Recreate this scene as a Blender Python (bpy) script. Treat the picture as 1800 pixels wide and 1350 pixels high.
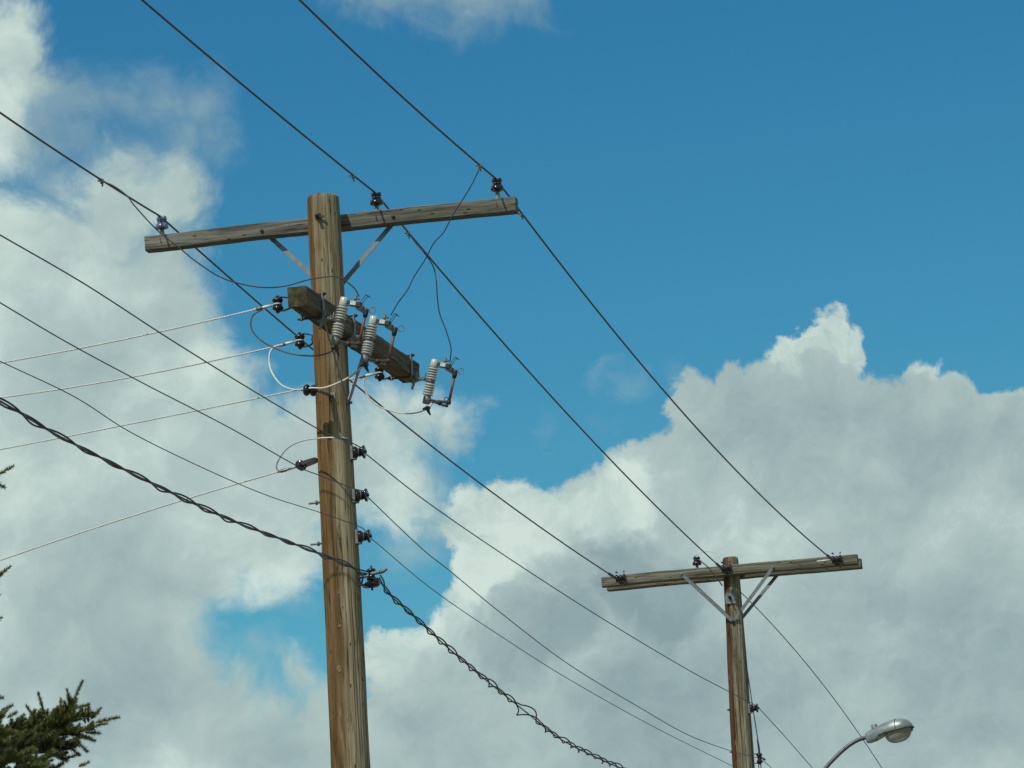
import bpy, bmesh, math, random
import numpy as np
from mathutils import Vector, Matrix

for o in list(bpy.data.objects):
    bpy.data.objects.remove(o)
S = bpy.context.scene
COL = S.collection
R = math.radians
rng = np.random.default_rng(7)
random.seed(7)

# ------------------------------------------------------------------ camera
F_PX, PITCH, ROLL, AZ = 7920.5, .2104, .0532, .2129     # focal length in 1800-px units; AZ = bearing of the pole line
CAM_Z = 1.6
cd = bpy.data.cameras.new('camera')
cam = bpy.data.objects.new('camera', cd)
COL.objects.link(cam)
cd.sensor_width = 36
cd.lens = 36 * F_PX / 1800
cd.clip_start = .1
cd.clip_end = 8000
cam.matrix_world = Matrix.Translation((0, 0, CAM_Z)) @ Matrix.Rotation(math.pi / 2 + PITCH, 4, 'X') @ Matrix.Rotation(-ROLL, 4, 'Z')
S.camera = cam

SUN_BEAR, SUN_EL = R(33), R(49)          # bearing the light travels towards (clockwise from +Y), elevation
SKY_STRENGTH = .1
S.view_settings.view_transform = 'Standard'
S.view_settings.look = 'None'
S.view_settings.gamma = 1
S.view_settings.use_curve_mapping = False
S.view_settings.exposure = 0
S.render.resolution_x, S.render.resolution_y = 1024, 768

# ------------------------------------------------------------------ survey helpers (sight lines cut with real planes)
O3 = np.array([0, 0, CAM_Z])
P1 = np.array([-1.1329, 27.6687, 0.])
P2 = np.array([1.9728, 41.9424, 0.])
EX = np.array([math.cos(AZ), -math.sin(AZ), 0])
EY = np.array([math.sin(AZ), math.cos(AZ), 0])
EZ = np.array([0, 0, 1.])

def ray(px, py):
    a, b = px - 900, py - 675
    c, s = math.cos(ROLL), math.sin(ROLL)
    u, v = c * a - s * b, s * a + c * b
    yc = -v
    return np.array([u, F_PX * math.cos(PITCH) - yc * math.sin(PITCH), F_PX * math.sin(PITCH) + yc * math.cos(PITCH)]) / F_PX

def loc(P, B=P1):
    d = np.asarray(P) - B
    return np.array([d @ EX, d @ EY, d[2]])

def wld(p, B=P1):
    return B + p[0] * EX + p[1] * EY + p[2] * EZ

def hx(px, py, x, B=P1):                 # sight line meets the vertical plane x = const of a pole's frame -> local point
    r = ray(px, py)
    return loc(O3 + r * (((B - O3) @ EX + x) / (r @ EX)), B)

def hy(px, py, y, B=P1):
    r = ray(px, py)
    return loc(O3 + r * (((B - O3) @ EY + y) / (r @ EY)), B)

def hvert(px, py, A, Bp):                # vertical plane through two local points of pole 1's frame
    d = np.asarray(Bp) - np.asarray(A)
    n = np.array([-d[1], d[0], 0])
    nw = n[0] * EX + n[1] * EY
    r = ray(px, py)
    return loc(O3 + r * (((wld(A) - O3) @ nw) / (r @ nw)))

def at_y(px, py, Y):
    r = ray(px, py)
    return O3 + r / r[1] * Y

def lin(c):
    return tuple((x / 255 / 12.92 if x / 255 <= .04045 else ((x / 255 + .055) / 1.055) ** 2.4) for x in c)

# ------------------------------------------------------------------ world
W = bpy.data.worlds.new('World')
S.world = W
W.use_nodes = True
nt = W.node_tree
nt.nodes.clear()

class G:
    """small node-graph helper"""
    def __init__(s, t): s.t = t
    def n(s, kind, **kw):
        nd = s.t.nodes.new(kind)
        for k, v in kw.items():
            if k.startswith('i_'):
                k = k[2:]
                k = int(k) if k.isdigit() else k.replace('_', ' ')
                s.put(nd.inputs[k], v)
            else:
                setattr(nd, k, v)
        return nd
    def put(s, sock, v):
        if isinstance(v, bpy.types.NodeSocket): s.t.links.new(v, sock)
        else: sock.default_value = v
    def m(s, op, a, b=0., c=None, clamp=False):
        nd = s.t.nodes.new('ShaderNodeMath'); nd.operation = op; nd.use_clamp = clamp
        s.put(nd.inputs[0], a); s.put(nd.inputs[1], b)
        if c is not None: s.put(nd.inputs[2], c)
        return nd.outputs[0]
    def v(s, op, a, b=(0, 0, 0), scale=None):
        nd = s.t.nodes.new('ShaderNodeVectorMath'); nd.operation = op
        s.put(nd.inputs[0], a); s.put(nd.inputs[1], b)
        if scale is not None: s.put(nd.inputs['Scale'], scale)
        return nd.outputs['Value'] if op in ('DISTANCE', 'LENGTH', 'DOT_PRODUCT') else nd.outputs[0]
    def noise(s, vec, scale, detail=4, rough=.55, col=False, dist=0.):
        nd = s.t.nodes.new('ShaderNodeTexNoise')
        s.put(nd.inputs['Vector'], vec)
        nd.inputs['Scale'].default_value = scale; nd.inputs['Detail'].default_value = detail
        nd.inputs['Roughness'].default_value = rough; nd.inputs['Distortion'].default_value = dist
        return nd.outputs['Color' if col else 'Fac']
    def ss(s, x, a, b, lo=0., hi=1.):
        nd = s.t.nodes.new('ShaderNodeMapRange'); nd.interpolation_type = 'SMOOTHSTEP'
        s.put(nd.inputs[0], x)
        for i, q in ((1, a), (2, b), (3, lo), (4, hi)): s.put(nd.inputs[i], q)
        return nd.outputs[0]
    def mix(s, f, a, b, mode='MIX'):
        nd = s.t.nodes.new('ShaderNodeMix'); nd.data_type = 'RGBA'; nd.blend_type = mode
        s.put(nd.inputs[0], f); s.put(nd.inputs[6], a); s.put(nd.inputs[7], b)
        return nd.outputs[2]
    def ramp(s, f, stops):
        nd = s.t.nodes.new('ShaderNodeValToRGB')
        e = nd.color_ramp.elements
        while len(e) < len(stops): e.new(.5)
        for el, (p, c) in zip(e, stops): el.position = p; el.color = (*c[:3], 1)
        s.put(nd.inputs[0], f)
        return nd.outputs[0]

g = G(nt)
sky = g.n('ShaderNodeTexSky', sky_type='NISHITA', sun_disc=False, sun_elevation=SUN_EL, sun_rotation=SUN_BEAR + math.pi, altitude=300)
sky.air_density = 1.15
sky.dust_density = .25
sky.ozone_density = 2.0
sp_ = g.n('ShaderNodeSeparateColor', i_0=g.v('SCALE', sky.outputs[0], scale=SKY_STRENGTH))
def grade(ch, p, k): return g.m('MULTIPLY', g.m('POWER', g.m('SMOOTH_MIN', sp_.outputs[ch], (.62, .61, .84)[ch], .08), p), k / SKY_STRENGTH)
tint = g.n('ShaderNodeCombineColor', i_0=grade(0, 1.95, .74), i_1=grade(1, 1.4, .945), i_2=grade(2, 1.1, .808)).outputs[0]

dirn = g.v('NORMALIZE', g.n('ShaderNodeTexCoord').outputs['Generated'])
RAD = 1 / F_PX

def warp(d, scale, detail, amp, rough=.55):
    c = g.noise(d, scale, detail, rough, col=True)
    return g.v('ADD', d, g.v('SCALE', g.v('SUBTRACT', c, (.5, .5, .5)), scale=amp * RAD))
d_big = warp(dirn, 38, 2, 110)
d_edge = warp(d_big, 150, 7, 95, .6)
d_soft = warp(warp(d_big, 75, 8, 170, .62), 24, 3, 60)

def sdf(d, circles):
    out = None
    for (x, y, r) in circles:
        c = ray(x, y); c = c / np.linalg.norm(c)
        q = g.m('SUBTRACT', r * RAD, g.v('DISTANCE', d, tuple(c)))
        out = q if out is None else g.m('SMOOTH_MAX', out, q, 14 * RAD)
    return out

# relief of the cloud body: difference of the same billows sampled a little towards the sun's side
toward = ray(640, 380) - ray(700, 470); toward = toward / np.linalg.norm(toward)
def billow(d):
    return g.m('ADD', g.m('MULTIPLY', g.noise(d, 21, 6, .52), .80), g.m('MULTIPLY', g.noise(d, 62, 6, .55), .20))
b0 = billow(d_big)
b1 = billow(g.v('ADD', d_big, tuple(toward * 75 * RAD)))
relief = g.m('SUBTRACT', b0, b1)
low = g.noise(d_big, 17, 4, .5)

fine0 = g.noise(d_edge, 105, 6, .58)
fine1 = g.noise(g.v('ADD', d_edge, tuple(toward * 16 * RAD)), 105, 6, .58)
fine = g.m('SUBTRACT', fine0, fine1)

CL = [(0.0, lin((136, 159, 164))), (.35, lin((155, 177, 179))), (.7, lin((176, 197, 194))), (1., lin((206, 224, 216)))]
def layer(prev, s, w, base, k_rel, k_low, amax=1., k_fine=.5, edge=0., edge_d=60, soft=()):
    """composite one cloud bank over the sky behind it; soft = brighter or greyer masses inside the bank"""
    a = g.ss(s, -w * RAD, w * RAD, 0., amax)
    L = g.m('MULTIPLY_ADD', relief, k_rel, base)
    L = g.m('MULTIPLY_ADD', fine, k_fine, L)
    L = g.m('MULTIPLY_ADD', g.m('SUBTRACT', low, .5), k_low, L)
    if edge: L = g.m('ADD', L, g.ss(s, 0., edge_d * RAD, edge, 0.))
    for (q, ww, dl) in soft: L = g.m('ADD', L, g.ss(q, -ww * RAD, ww * RAD, 0., dl))
    L = g.m('MAXIMUM', g.m('MINIMUM', L, 1.), 0.)
    c = g.v('SCALE', g.ramp(L, CL), scale=1 / SKY_STRENGTH)
    return g.mix(a, prev, c)

c = tint
# clouds over the rest of the sky, the same kind as those in view
mid = ray(900, 675); mid = mid / np.linalg.norm(mid)
away = g.ss(g.v('DISTANCE', dirn, tuple(mid)), .15, .30)
gen = g.noise(d_big, 3.2, 8, .58)
s_gen = g.m('MULTIPLY', g.m('SUBTRACT', g.m('MULTIPLY', gen, away), .5), .5)
c = layer(c, s_gen, 120, .60, 2.2, 1.2, edge=.2, edge_d=400)
# right: bright tower behind, then the wide bank with its heaped bright head in the middle
c = layer(c, sdf(d_edge, [(1468, 604, 50), (1436, 614, 45), (1398, 630, 36), (1478, 562, 20), (1492, 612, 24), (1362, 652, 28), (1636, 650, 26), (1618, 668, 34)]), 8, .86, 1.0, .4, k_fine=.8)
HEAP = [(900, 905, 74), (832, 888, 56), (806, 935, 42), (962, 892, 46), (1012, 884, 40), (935, 965, 92), (835, 1000, 62)]
BODY = [(1330, 795, 150), (1185, 862, 92), (1112, 852, 64), (1212, 702, 50), (1480, 775, 150), (1625, 800, 150), (1765, 838, 158), (1900, 900, 210), (1300, 1120, 390), (1650, 1250, 480),
        (1000, 1150, 190), (830, 1260, 190), (850, 1075, 85), (720, 1330, 130), (1000, 1420, 300), (705, 1165, 60), (1100, 960, 120)]
d_fold = warp(d_big, 95, 6, 120, .6)
c = layer(c, sdf(d_edge, BODY + HEAP), 10, .60, 1.7, 1.2, k_fine=.50, edge=.10, edge_d=90, soft=[
    (sdf(d_fold, HEAP + [(1090, 880, 70)]), 26, .30),
    (sdf(d_fold, [(1110, 880, 75), (1200, 880, 70), (1300, 860, 60), (1480, 800, 70), (760, 1120, 60), (820, 1060, 50), (700, 1180, 50)]), 70, .16),
    (sdf(d_fold, [(985, 1005, 46), (1030, 962, 24), (1100, 1005, 70), (955, 1085, 92), (885, 1135, 60), (1180, 1055, 70)]), 26, -.40),
    (sdf(d_fold, [(1340, 735, 70), (1440, 690, 60), (1560, 690, 60), (1680, 1150, 120), (1500, 1060, 110), (1120, 1200, 70), (1400, 1250, 90)]), 80, -.20)])
c = layer(c, sdf(d_soft, [(1195, 665, 28), (1100, 680, 14), (1065, 650, 9), (965, 750, 11), (1090, 745, 9)]), 30, .6, 1.2, .4, .26)
# soft bank on the left, with ragged veils
c = layer(c, sdf(d_soft, [(160, 190, 52), (120, 225, 56), (280, 168, 34), (340, 185, 40), (300, 245, 40), (365, 240, 30), (60, 250, 60), (220, 170, 30), (250, 290, 40), (720, 880, 66), (700, 960, 34), (520, 1020, 26), (450, 1150, 20), (100, 310, 40)]), 56, .58, 1.4, .8, .52)
c = layer(c, sdf(d_soft, [(15, 80, 84), (55, 150, 58), (-10, 210, 85), (285, 352, 66), (200, 385, 95), (308, 480, 72), (100, 520, 160), (-20, 480, 140), (250, 560, 128), (330, 640, 66),
                          (150, 760, 300), (400, 770, 60), (565, 770, 86), (480, 840, 130), (640, 780, 84), (730, 735, 58), (795, 738, 44), (690, 700, 40), (680, 850, 60), (250, 880, 225), (480, 930, 105),
                          (150, 1150, 240), (290, 1290, 160), (450, 1320, 95), (570, 1290, 90), (525, 1195, 32), (650, 1320, 80), (20, 1330, 120)]), 40, .80, 1.6, 1.3, k_fine=.34, soft=[
    (sdf(d_soft, [(300, 1150, 140), (200, 1060, 100), (150, 1250, 110), (300, 500, 60), (110, 590, 60), (420, 1280, 60)]), 110, -.30),
    (sdf(d_soft, [(80, 860, 120), (30, 1000, 80), (300, 350, 50)]), 90, .10)])
c = layer(c, sdf(d_soft, [(850, -14, 62), (770, -26, 58), (690, -24, 52), (620, -18, 34), (930, -24, 54)]), 46, .46, .9, .4, .62)
bg = g.n('ShaderNodeBackground', i_Color=c, i_Strength=SKY_STRENGTH)
nt.links.new(bg.outputs[0], g.n('ShaderNodeOutputWorld').inputs[0])

# ------------------------------------------------------------------ sun
sd = bpy.data.lights.new('sun', 'SUN')
sd.energy = 3.0
sd.angle = R(.53)
sd.color = (1, .93, .80)
sun = bpy.data.objects.new('sun', sd)
COL.objects.link(sun)
ldir = Vector((math.sin(SUN_BEAR) * math.cos(SUN_EL), math.cos(SUN_BEAR) * math.cos(SUN_EL), -math.sin(SUN_EL)))
sun.rotation_euler = ldir.to_track_quat('-Z', 'Y').to_euler()
sun.location = (-20, -20, 40)

# ------------------------------------------------------------------ materials
def newmat(name):
    m = bpy.data.materials.new(name)
    m.use_nodes = True
    t = m.node_tree
    return m, G(t), t.nodes['Principled BSDF']

def plain(name, col, rough=.5, metal=0., var=.25, scale=40., bump=.0, spec=.5, coat=0.):
    m, q, b = newmat(name)
    oc = q.n('ShaderNodeTexCoord').outputs['Object']
    n = q.noise(oc, scale, 5, .6)
    f = q.ss(n, .3, .7)
    a = tuple(x * (1 - var) for x in col) + (1,)
    z = tuple(min(1, x * (1 + var)) for x in col) + (1,)
    q.put(b.inputs['Base Color'], q.mix(f, a, z))
    q.put(b.inputs['Roughness'], q.ss(n, .25, .75, max(0, rough - .1), min(1, rough + .12)))
    b.inputs['Metallic'].default_value = metal
    b.inputs['Specular IOR Level'].default_value = spec
    b.inputs['Coat Weight'].default_value = coat
    if bump:
        bn = q.n('ShaderNodeBump', i_Strength=bump, i_Distance=.002, i_Height=n)
        q.put(b.inputs['Normal'], bn.outputs[0])
    return m

def wood(name, axis, light, dark, side=None, side_col=None, crack=.5, fine=70., hz=None):
    """weathered wood, grain along one local axis; side = local direction whose face keeps its browner colour"""
    m, q, b = newmat(name)
    oc = q.n('ShaderNodeTexCoord').outputs['Object']
    def stretched(k, sq):
        sc = [1., 1., 1.]; sc[axis] = sq
        return q.v('MULTIPLY', oc, tuple(k * x for x in sc))
    wob = q.v('ADD', stretched(1., 1.), q.v('SCALE', q.noise(oc, 2.2, 2, .5, col=True), scale=.035))
    sc = [1., 1., 1.]; sc[axis] = .022
    grain = q.noise(q.v('MULTIPLY', wob, tuple(sc)), fine, 6, .65)
    sc[axis] = .05
    mid_ = q.noise(q.v('MULTIPLY', wob, tuple(sc)), 22., 4, .6)
    sc[axis] = .03
    crk = q.noise(q.v('MULTIPLY', wob, tuple(sc)), fine * 1.5, 3, .5)
    blot = q.noise(oc, 5., 4, .6)
    col = q.mix(q.ss(grain, .36, .64), dark + (1,), light + (1,))
    if side is not None:
        d = q.v('NORMALIZE', q.v('MULTIPLY', oc, (1, 1, 0)))
        f = q.m('ADD', q.v('DOT_PRODUCT', d, side), q.m('MULTIPLY', q.m('SUBTRACT', mid_, .5), 1.1))
        f = q.m('ADD', f, q.m('MULTIPLY', q.m('SUBTRACT', blot, .5), .6))
        f = q.m('ADD', f, q.m('MULTIPLY', q.m('SUBTRACT', grain, .5), .7))
        if hz: f = q.m('SUBTRACT', f, q.ss(q.n('ShaderNodeSeparateXYZ', i_0=oc).outputs[2], hz[0], hz[1], 0., .45))
        sc2 = q.mix(q.ss(grain, .36, .64), tuple(x * .58 for x in side_col) + (1,), side_col + (1,))
        col = q.mix(q.ss(f, .08, .78), col, sc2)
    col = q.mix(q.ss(mid_, .35, .7), col, q.mix(1., col, (.62, .60, .56, 1), 'MULTIPLY'))
    cr = q.ss(crk, .30, .385)
    dk = q.m('MULTIPLY_ADD', cr, crack, 1 - crack)
    # short checks and peck holes
    sc[axis] = .28
    vo = q.n('ShaderNodeTexVoronoi', i_Vector=q.v('MULTIPLY', wob, tuple(sc)), i_Scale=34.)
    hole = q.m('MULTIPLY', q.ss(vo.outputs['Distance'], .10, .17, 1., 0.), q.ss(q.v('DOT_PRODUCT', vo.outputs['Color'], (1, 0, 0)), .62, .66))
    dk = q.m('MULTIPLY', dk, q.m('SUBTRACT', 1., q.m('MULTIPLY', hole, .8)))
    col = q.mix(1., col, q.n('ShaderNodeCombineColor', i_0=dk, i_1=dk, i_2=dk).outputs[0], 'MULTIPLY')
    q.put(b.inputs['Base Color'], col)
    b.inputs['Roughness'].default_value = .9
    b.inputs['Specular IOR Level'].default_value = .2
    h = q.m('ADD', q.m('MULTIPLY', grain, .5), q.m('MULTIPLY', dk, .7))
    bn = q.n('ShaderNodeBump', i_Strength=.7, i_Distance=.006, i_Height=h)
    q.put(b.inputs['Normal'], bn.outputs[0])
    return m

M = {}
M['pole'] = wood('weathered pole wood', 2, (.375, .325, .215), (.195, .163, .104), (-.80, -.60, 0), (.225, .138, .060), .78, hz=(7.5, 8.7))
M['pole2'] = wood('old split pole wood', 2, (.36, .33, .23), (.115, .10, .066), (-.97, -.22, 0), (.14, .075, .04), .8, 60.)
M['arm'] = wood('grey crossarm wood', 0, (.225, .225, .192), (.088, .088, .074), crack=.7, fine=60.)
M['arm2'] = wood('old crossarm wood', 0, (.24, .235, .19), (.085, .084, .067), crack=.75, fine=50.)
M['beam'] = wood('dark timber', 1, (.185, .165, .112), (.078, .068, .044), crack=.6, fine=50.)
M['endgrain'] = plain('dark mossy end grain', (.072, .064, .036), .95, var=.55, scale=26, bump=.6, spec=.1)
M['knot'] = plain('knot wood', (.19, .145, .085), .9, var=.7, scale=90, spec=.15)
M['galv'] = plain('galvanised steel', (.175, .20, .205), .58, .3, .25, 30)
M['galvdull'] = plain('dull galvanised steel', (.20, .21, .215), .6, .5, .3, 60)
M['iron'] = plain('dark weathered iron', (.055, .052, .052), .6, .4, .4, 80)
M['brown'] = plain('dark brown glazed porcelain', (.013, .008, .010), .16, 0, .3, 30, spec=.5, coat=.25)
M['blue'] = plain('blue grey glazed porcelain', (.12, .14, .27), .12, 0, .2, 30, spec=.6, coat=.6)
M['porc'] = plain('grey glazed porcelain', (.47, .49, .46), .22, 0, .12, 18, spec=.5, coat=.3)
M['pale'] = plain('pale plated metal', (.62, .62, .57), .45, .15, .12, 60)
M['tube'] = plain('red brown fibre tube', (.165, .066, .055), .5, 0, .35, 50)
M['bronze'] = plain('dark bronze casting', (.042, .038, .034), .55, .3, .4, 90)
M['wire'] = plain('weathered line wire', (.085, .075, .095), .65, .2, .25, 30)
M['wire2'] = plain('weathered bare wire', (.11, .115, .115), .6, .3, .3, 30)
M['alu'] = plain('bare aluminium strand', (.60, .62, .60), .55, .2, .15, 80)
M['black'] = plain('black cable sheath', (.018, .021, .028), .45, 0, .3, 30)
M['jump'] = plain('dark jumper wire', (.02, .024, .034), .5, 0, .3, 30)
M['lamp'] = plain('silver painted lamp housing', (.265, .30, .305), .40, .4, .16, 7)
M['steel'] = plain('grey painted steel tube', (.085, .105, .122), .45, .35, .15, 10)
M['twig'] = plain('spruce twig bark', (.12, .075, .04), .9, 0, .3, 60, spec=.2)
M['bark'] = plain('spruce bark', (.10, .075, .055), .95, 0, .4, 20, bump=.6, spec=.2)

def needle_mat():
    m, q, b = newmat('spruce needles')
    oc = q.n('ShaderNodeTexCoord').outputs['Object']
    n = q.noise(oc, 5., 3, .6)
    n2 = q.noise(oc, 60., 2, .6)
    col = q.mix(q.ss(n, .30, .56), (.026, .055, .034, 1), (.145, .175, .050, 1))
    col = q.mix(q.ss(n2, .62, .80), col, (.16, .14, .055, 1))
    q.put(b.inputs['Base Color'], col)
    b.inputs['Roughness'].default_value = .55
    b.inputs['Specular IOR Level'].default_value = .3
    return m
M['needle'] = needle_mat()

def lens_mat():
    m, q, b = newmat('aged prismatic lens')
    oc = q.n('ShaderNodeTexCoord').outputs['Object']
    n = q.noise(oc, 9., 4, .6)
    q.put(b.inputs['Base Color'], q.mix(q.ss(n, .3, .7), (.44, .43, .34, 1), (.64, .65, .56, 1)))
    b.inputs['Transmission Weight'].default_value = .55
    b.inputs['Roughness'].default_value = .28
    b.inputs['IOR'].default_value = 1.3
    wv = q.n('ShaderNodeTexWave', i_Scale=16.)
    q.put(wv.inputs['Vector'], oc)
    bn = q.n('ShaderNodeBump', i_Strength=.25, i_Distance=.004, i_Height=wv.outputs['Fac'])
    q.put(b.inputs['Normal'], bn.outputs[0])
    return m
M['lens'] = lens_mat()

def ground_mat():
    m, q, b = newmat('dry grass and gravel')
    oc = q.n('ShaderNodeTexCoord').outputs['Object']
    n = q.noise(oc, .15, 8, .6)
    n2 = q.noise(oc, 9., 6, .7)
    col = q.mix(q.ss(n, .4, .6), (.20, .18, .10, 1), (.27, .235, .175, 1))
    q.put(b.inputs['Base Color'], q.mix(q.ss(n2, .3, .7), col, q.mix(1., col, (.6, .6, .55, 1), 'MULTIPLY')))
    b.inputs['Roughness'].default_value = .95
    bn = q.n('ShaderNodeBump', i_Strength=.6, i_Distance=.05, i_Height=n2)
    q.put(b.inputs['Normal'], bn.outputs[0])
    return m
M['ground'] = ground_mat()

# ------------------------------------------------------------------ mesh helpers
class MB:
    def __init__(s): s.v, s.f, s.sm = [], [], []
    def add(s, vs, fs, smooth=True):
        k = len(s.v)
        s.v += [tuple(map(float, p)) for p in vs]
        s.f += [tuple(i + k for i in f) for f in fs]
        s.sm += [smooth] * len(fs)
        return s
    def tube(s, pts, r, n=8, cap=True):
        P = np.asarray(pts, float)
        k = len(P)
        rr = np.full(k, r) if np.isscalar(r) else np.asarray(r, float)
        T = np.gradient(P, axis=0)
        T /= np.linalg.norm(T, axis=1)[:, None] + 1e-12
        up = np.array([0, 0, 1.]) if abs(T[0][2]) < .9 else np.array([1., 0, 0])
        N = np.cross(T[0], up); N /= np.linalg.norm(N)
        a = np.arange(n) * 2 * math.pi / n
        vs = []
        for i in range(k):
            N = N - (N @ T[i]) * T[i]; N /= np.linalg.norm(N) + 1e-12
            Bn = np.cross(T[i], N)
            vs.append(P[i] + rr[i] * (np.cos(a)[:, None] * N + np.sin(a)[:, None] * Bn))
        vs = np.concatenate(vs)
        fs = [(i * n + j, i * n + (j + 1) % n, (i + 1) * n + (j + 1) % n, (i + 1) * n + j) for i in range(k - 1) for j in range(n)]
        if cap: fs += [tuple(range(n))[::-1], tuple((k - 1) * n + j for j in range(n))]
        return s.add(vs, fs)
    def lathe(s, prof, n=20, o=(0, 0, 0), axis=(0, 0, 1)):
        ax = Vector(axis).normalized()
        q = ax.to_track_quat('Z', 'Y').to_matrix()
        vs, fs = [], []
        for (r, z) in prof:
            r = max(r, 1e-5)
            for j in range(n):
                a = 2 * math.pi * j / n
                vs.append(Vector(o) + q @ Vector((r * math.cos(a), r * math.sin(a), z)))
        for i in range(len(prof) - 1):
            for j in range(n):
                fs.append((i * n + j, i * n + (j + 1) % n, (i + 1) * n + (j + 1) % n, (i + 1) * n + j))
        fs += [tuple(range(n))[::-1], tuple((len(prof) - 1) * n + j for j in range(n))]
        return s.add(vs, fs)
    def box(s, c, size, bevel=.1, rot=None, cuts=0):
        bm = bmesh.new()
        bmesh.ops.create_cube(bm, size=1)
        for v in bm.verts: v.co = Vector((v.co.x * size[0], v.co.y * size[1], v.co.z * size[2]))
        if bevel: bmesh.ops.bevel(bm, geom=list(bm.edges), offset=bevel * min(size), segments=1, affect='EDGES', profile=.5)
        vs = [v.co.copy() for v in bm.verts]
        bm.verts.index_update()
        fs = [[v.index for v in f.verts] for f in bm.faces]
        bm.free()
        if rot is not None: vs = [rot @ v for v in vs]
        return s.add([v + Vector(c) for v in vs], fs, False)
    def bar(s, a, b, w, t, nrm):
        """flat strap from a to b, width w, thickness t along nrm"""
        a, b = Vector(a), Vector(b)
        x = (b - a); L = x.length; x.normalize()
        z = Vector(nrm); z = (z - z.dot(x) * x).normalized()
        y = z.cross(x)
        rot = Matrix((x, y, z)).transposed()
        return s.box((a + b) / 2, (L, w, t), .12, rot)
    def ball(s, c, r, n=12, sc=(1, 1, 1)):
        m = 7
        prof = [(math.sin(math.pi * i / m), -math.cos(math.pi * i / m)) for i in range(m + 1)]
        k = MB().lathe(prof, n)
        return s.add([(c[0] + r * sc[0] * p[0], c[1] + r * sc[1] * p[1], c[2] + r * sc[2] * p[2]) for p in k.v], k.f)
    def ring(s, c, R_, r, axis=(0, 0, 1), n=20, arc=2 * math.pi):
        q = Vector(axis).normalized().to_track_quat('Z', 'Y').to_matrix()
        full = arc > 6.2
        pts = [Vector(c) + q @ Vector((R_ * math.cos(arc * i / n), R_ * math.sin(arc * i / n), 0)) for i in range(n + 1)]
        return s.tube([tuple(p) for p in pts], r, 6, not full)
    def mesh(s, name):
        me = bpy.data.meshes.new(name)
        me.from_pydata(s.v, [], s.f)
        me.polygons.foreach_set('use_smooth', s.sm)
        me.update()
        return me

def obj(name, mb, mat, parent=None, at=None):
    me = mb.mesh(name) if isinstance(mb, MB) else mb
    if not me.materials: me.materials.append(M[mat])
    o = bpy.data.objects.new(name, me)
    COL.objects.link(o)
    if parent is not None: o.parent = parent
    if at is not None: o.location = at
    return o

def tag(o, label, cat, group=None, kind=None):
    o['label'] = label
    if cat: o['category'] = cat
    if group: o['group'] = group
    if kind: o['kind'] = kind
    return o

def thing(name, label, cat, local, B=P1, group=None, rz=0., frame=True):
    o = bpy.data.objects.new(name, None)
    o.empty_display_size = .1
    COL.objects.link(o)
    o.location = wld(np.asarray(local, float), B) if frame else local
    o.rotation_euler = (0, 0, (-AZ if frame else 0) + rz)
    return tag(o, label, cat, group)

def dup(root, label, local, B=P1, rz=0.):
    r = root.copy(); COL.objects.link(r)
    r.location = wld(np.asarray(local, float), B)
    r.rotation_euler = (0, 0, -AZ + rz)
    r['label'] = label
    for ch in list(root.children):
        k = ch.copy(); COL.objects.link(k); k.parent = r
        for gr in list(ch.children):
            k2 = gr.copy(); COL.objects.link(k2); k2.parent = k
    return r

def spline(pts, n=14):
    P = np.asarray(pts, float)
    if len(P) < 3: return [P[0] + (P[1] - P[0]) * t for t in np.linspace(0, 1, n)]
    E = np.vstack([2 * P[0] - P[1], P, 2 * P[-1] - P[-2]])
    out = []
    for i in range(1, len(E) - 2):
        a, b, c_, d = E[i - 1:i + 3]
        for t in np.linspace(0, 1, n, endpoint=False):
            out.append(.5 * ((2 * b) + (c_ - a) * t + (2 * a - 5 * b + 4 * c_ - d) * t * t + (3 * b - a - 3 * c_ + d) * t ** 3))
    out.append(P[-1])
    return np.array(out)

def wire_obj(name, pts_world, r, mat, label, cat, group=None, n=8):
    P = np.asarray(pts_world)
    o = obj(name, MB().tube(P - P[0], r, n), mat, at=tuple(P[0]))
    return tag(o, label, cat, group)

# ------------------------------------------------------------------ ground
mb = MB()
nr, na = 24, 64
vs = [(0, 0, 0)]; fs = []
for i in range(nr):
    rr = 4 * (1500 / 4) ** (i / (nr - 1))
    for j in range(na):
        vs.append((rr * math.cos(2 * math.pi * j / na), 20 + rr * math.sin(2 * math.pi * j / na), 0))
fs += [(0, 1 + j, 1 + (j + 1) % na) for j in range(na)]
fs += [(1 + i * na + j, 1 + (i + 1) * na + j, 1 + (i + 1) * na + (j + 1) % na, 1 + i * na + (j + 1) % na) for i in range(nr - 1) for j in range(na)]
vs[0] = (0, 20, 0)
tag(obj('ground', MB().add(vs, fs), 'ground'), 'dry grass and gravel ground', None, kind='structure')

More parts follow.
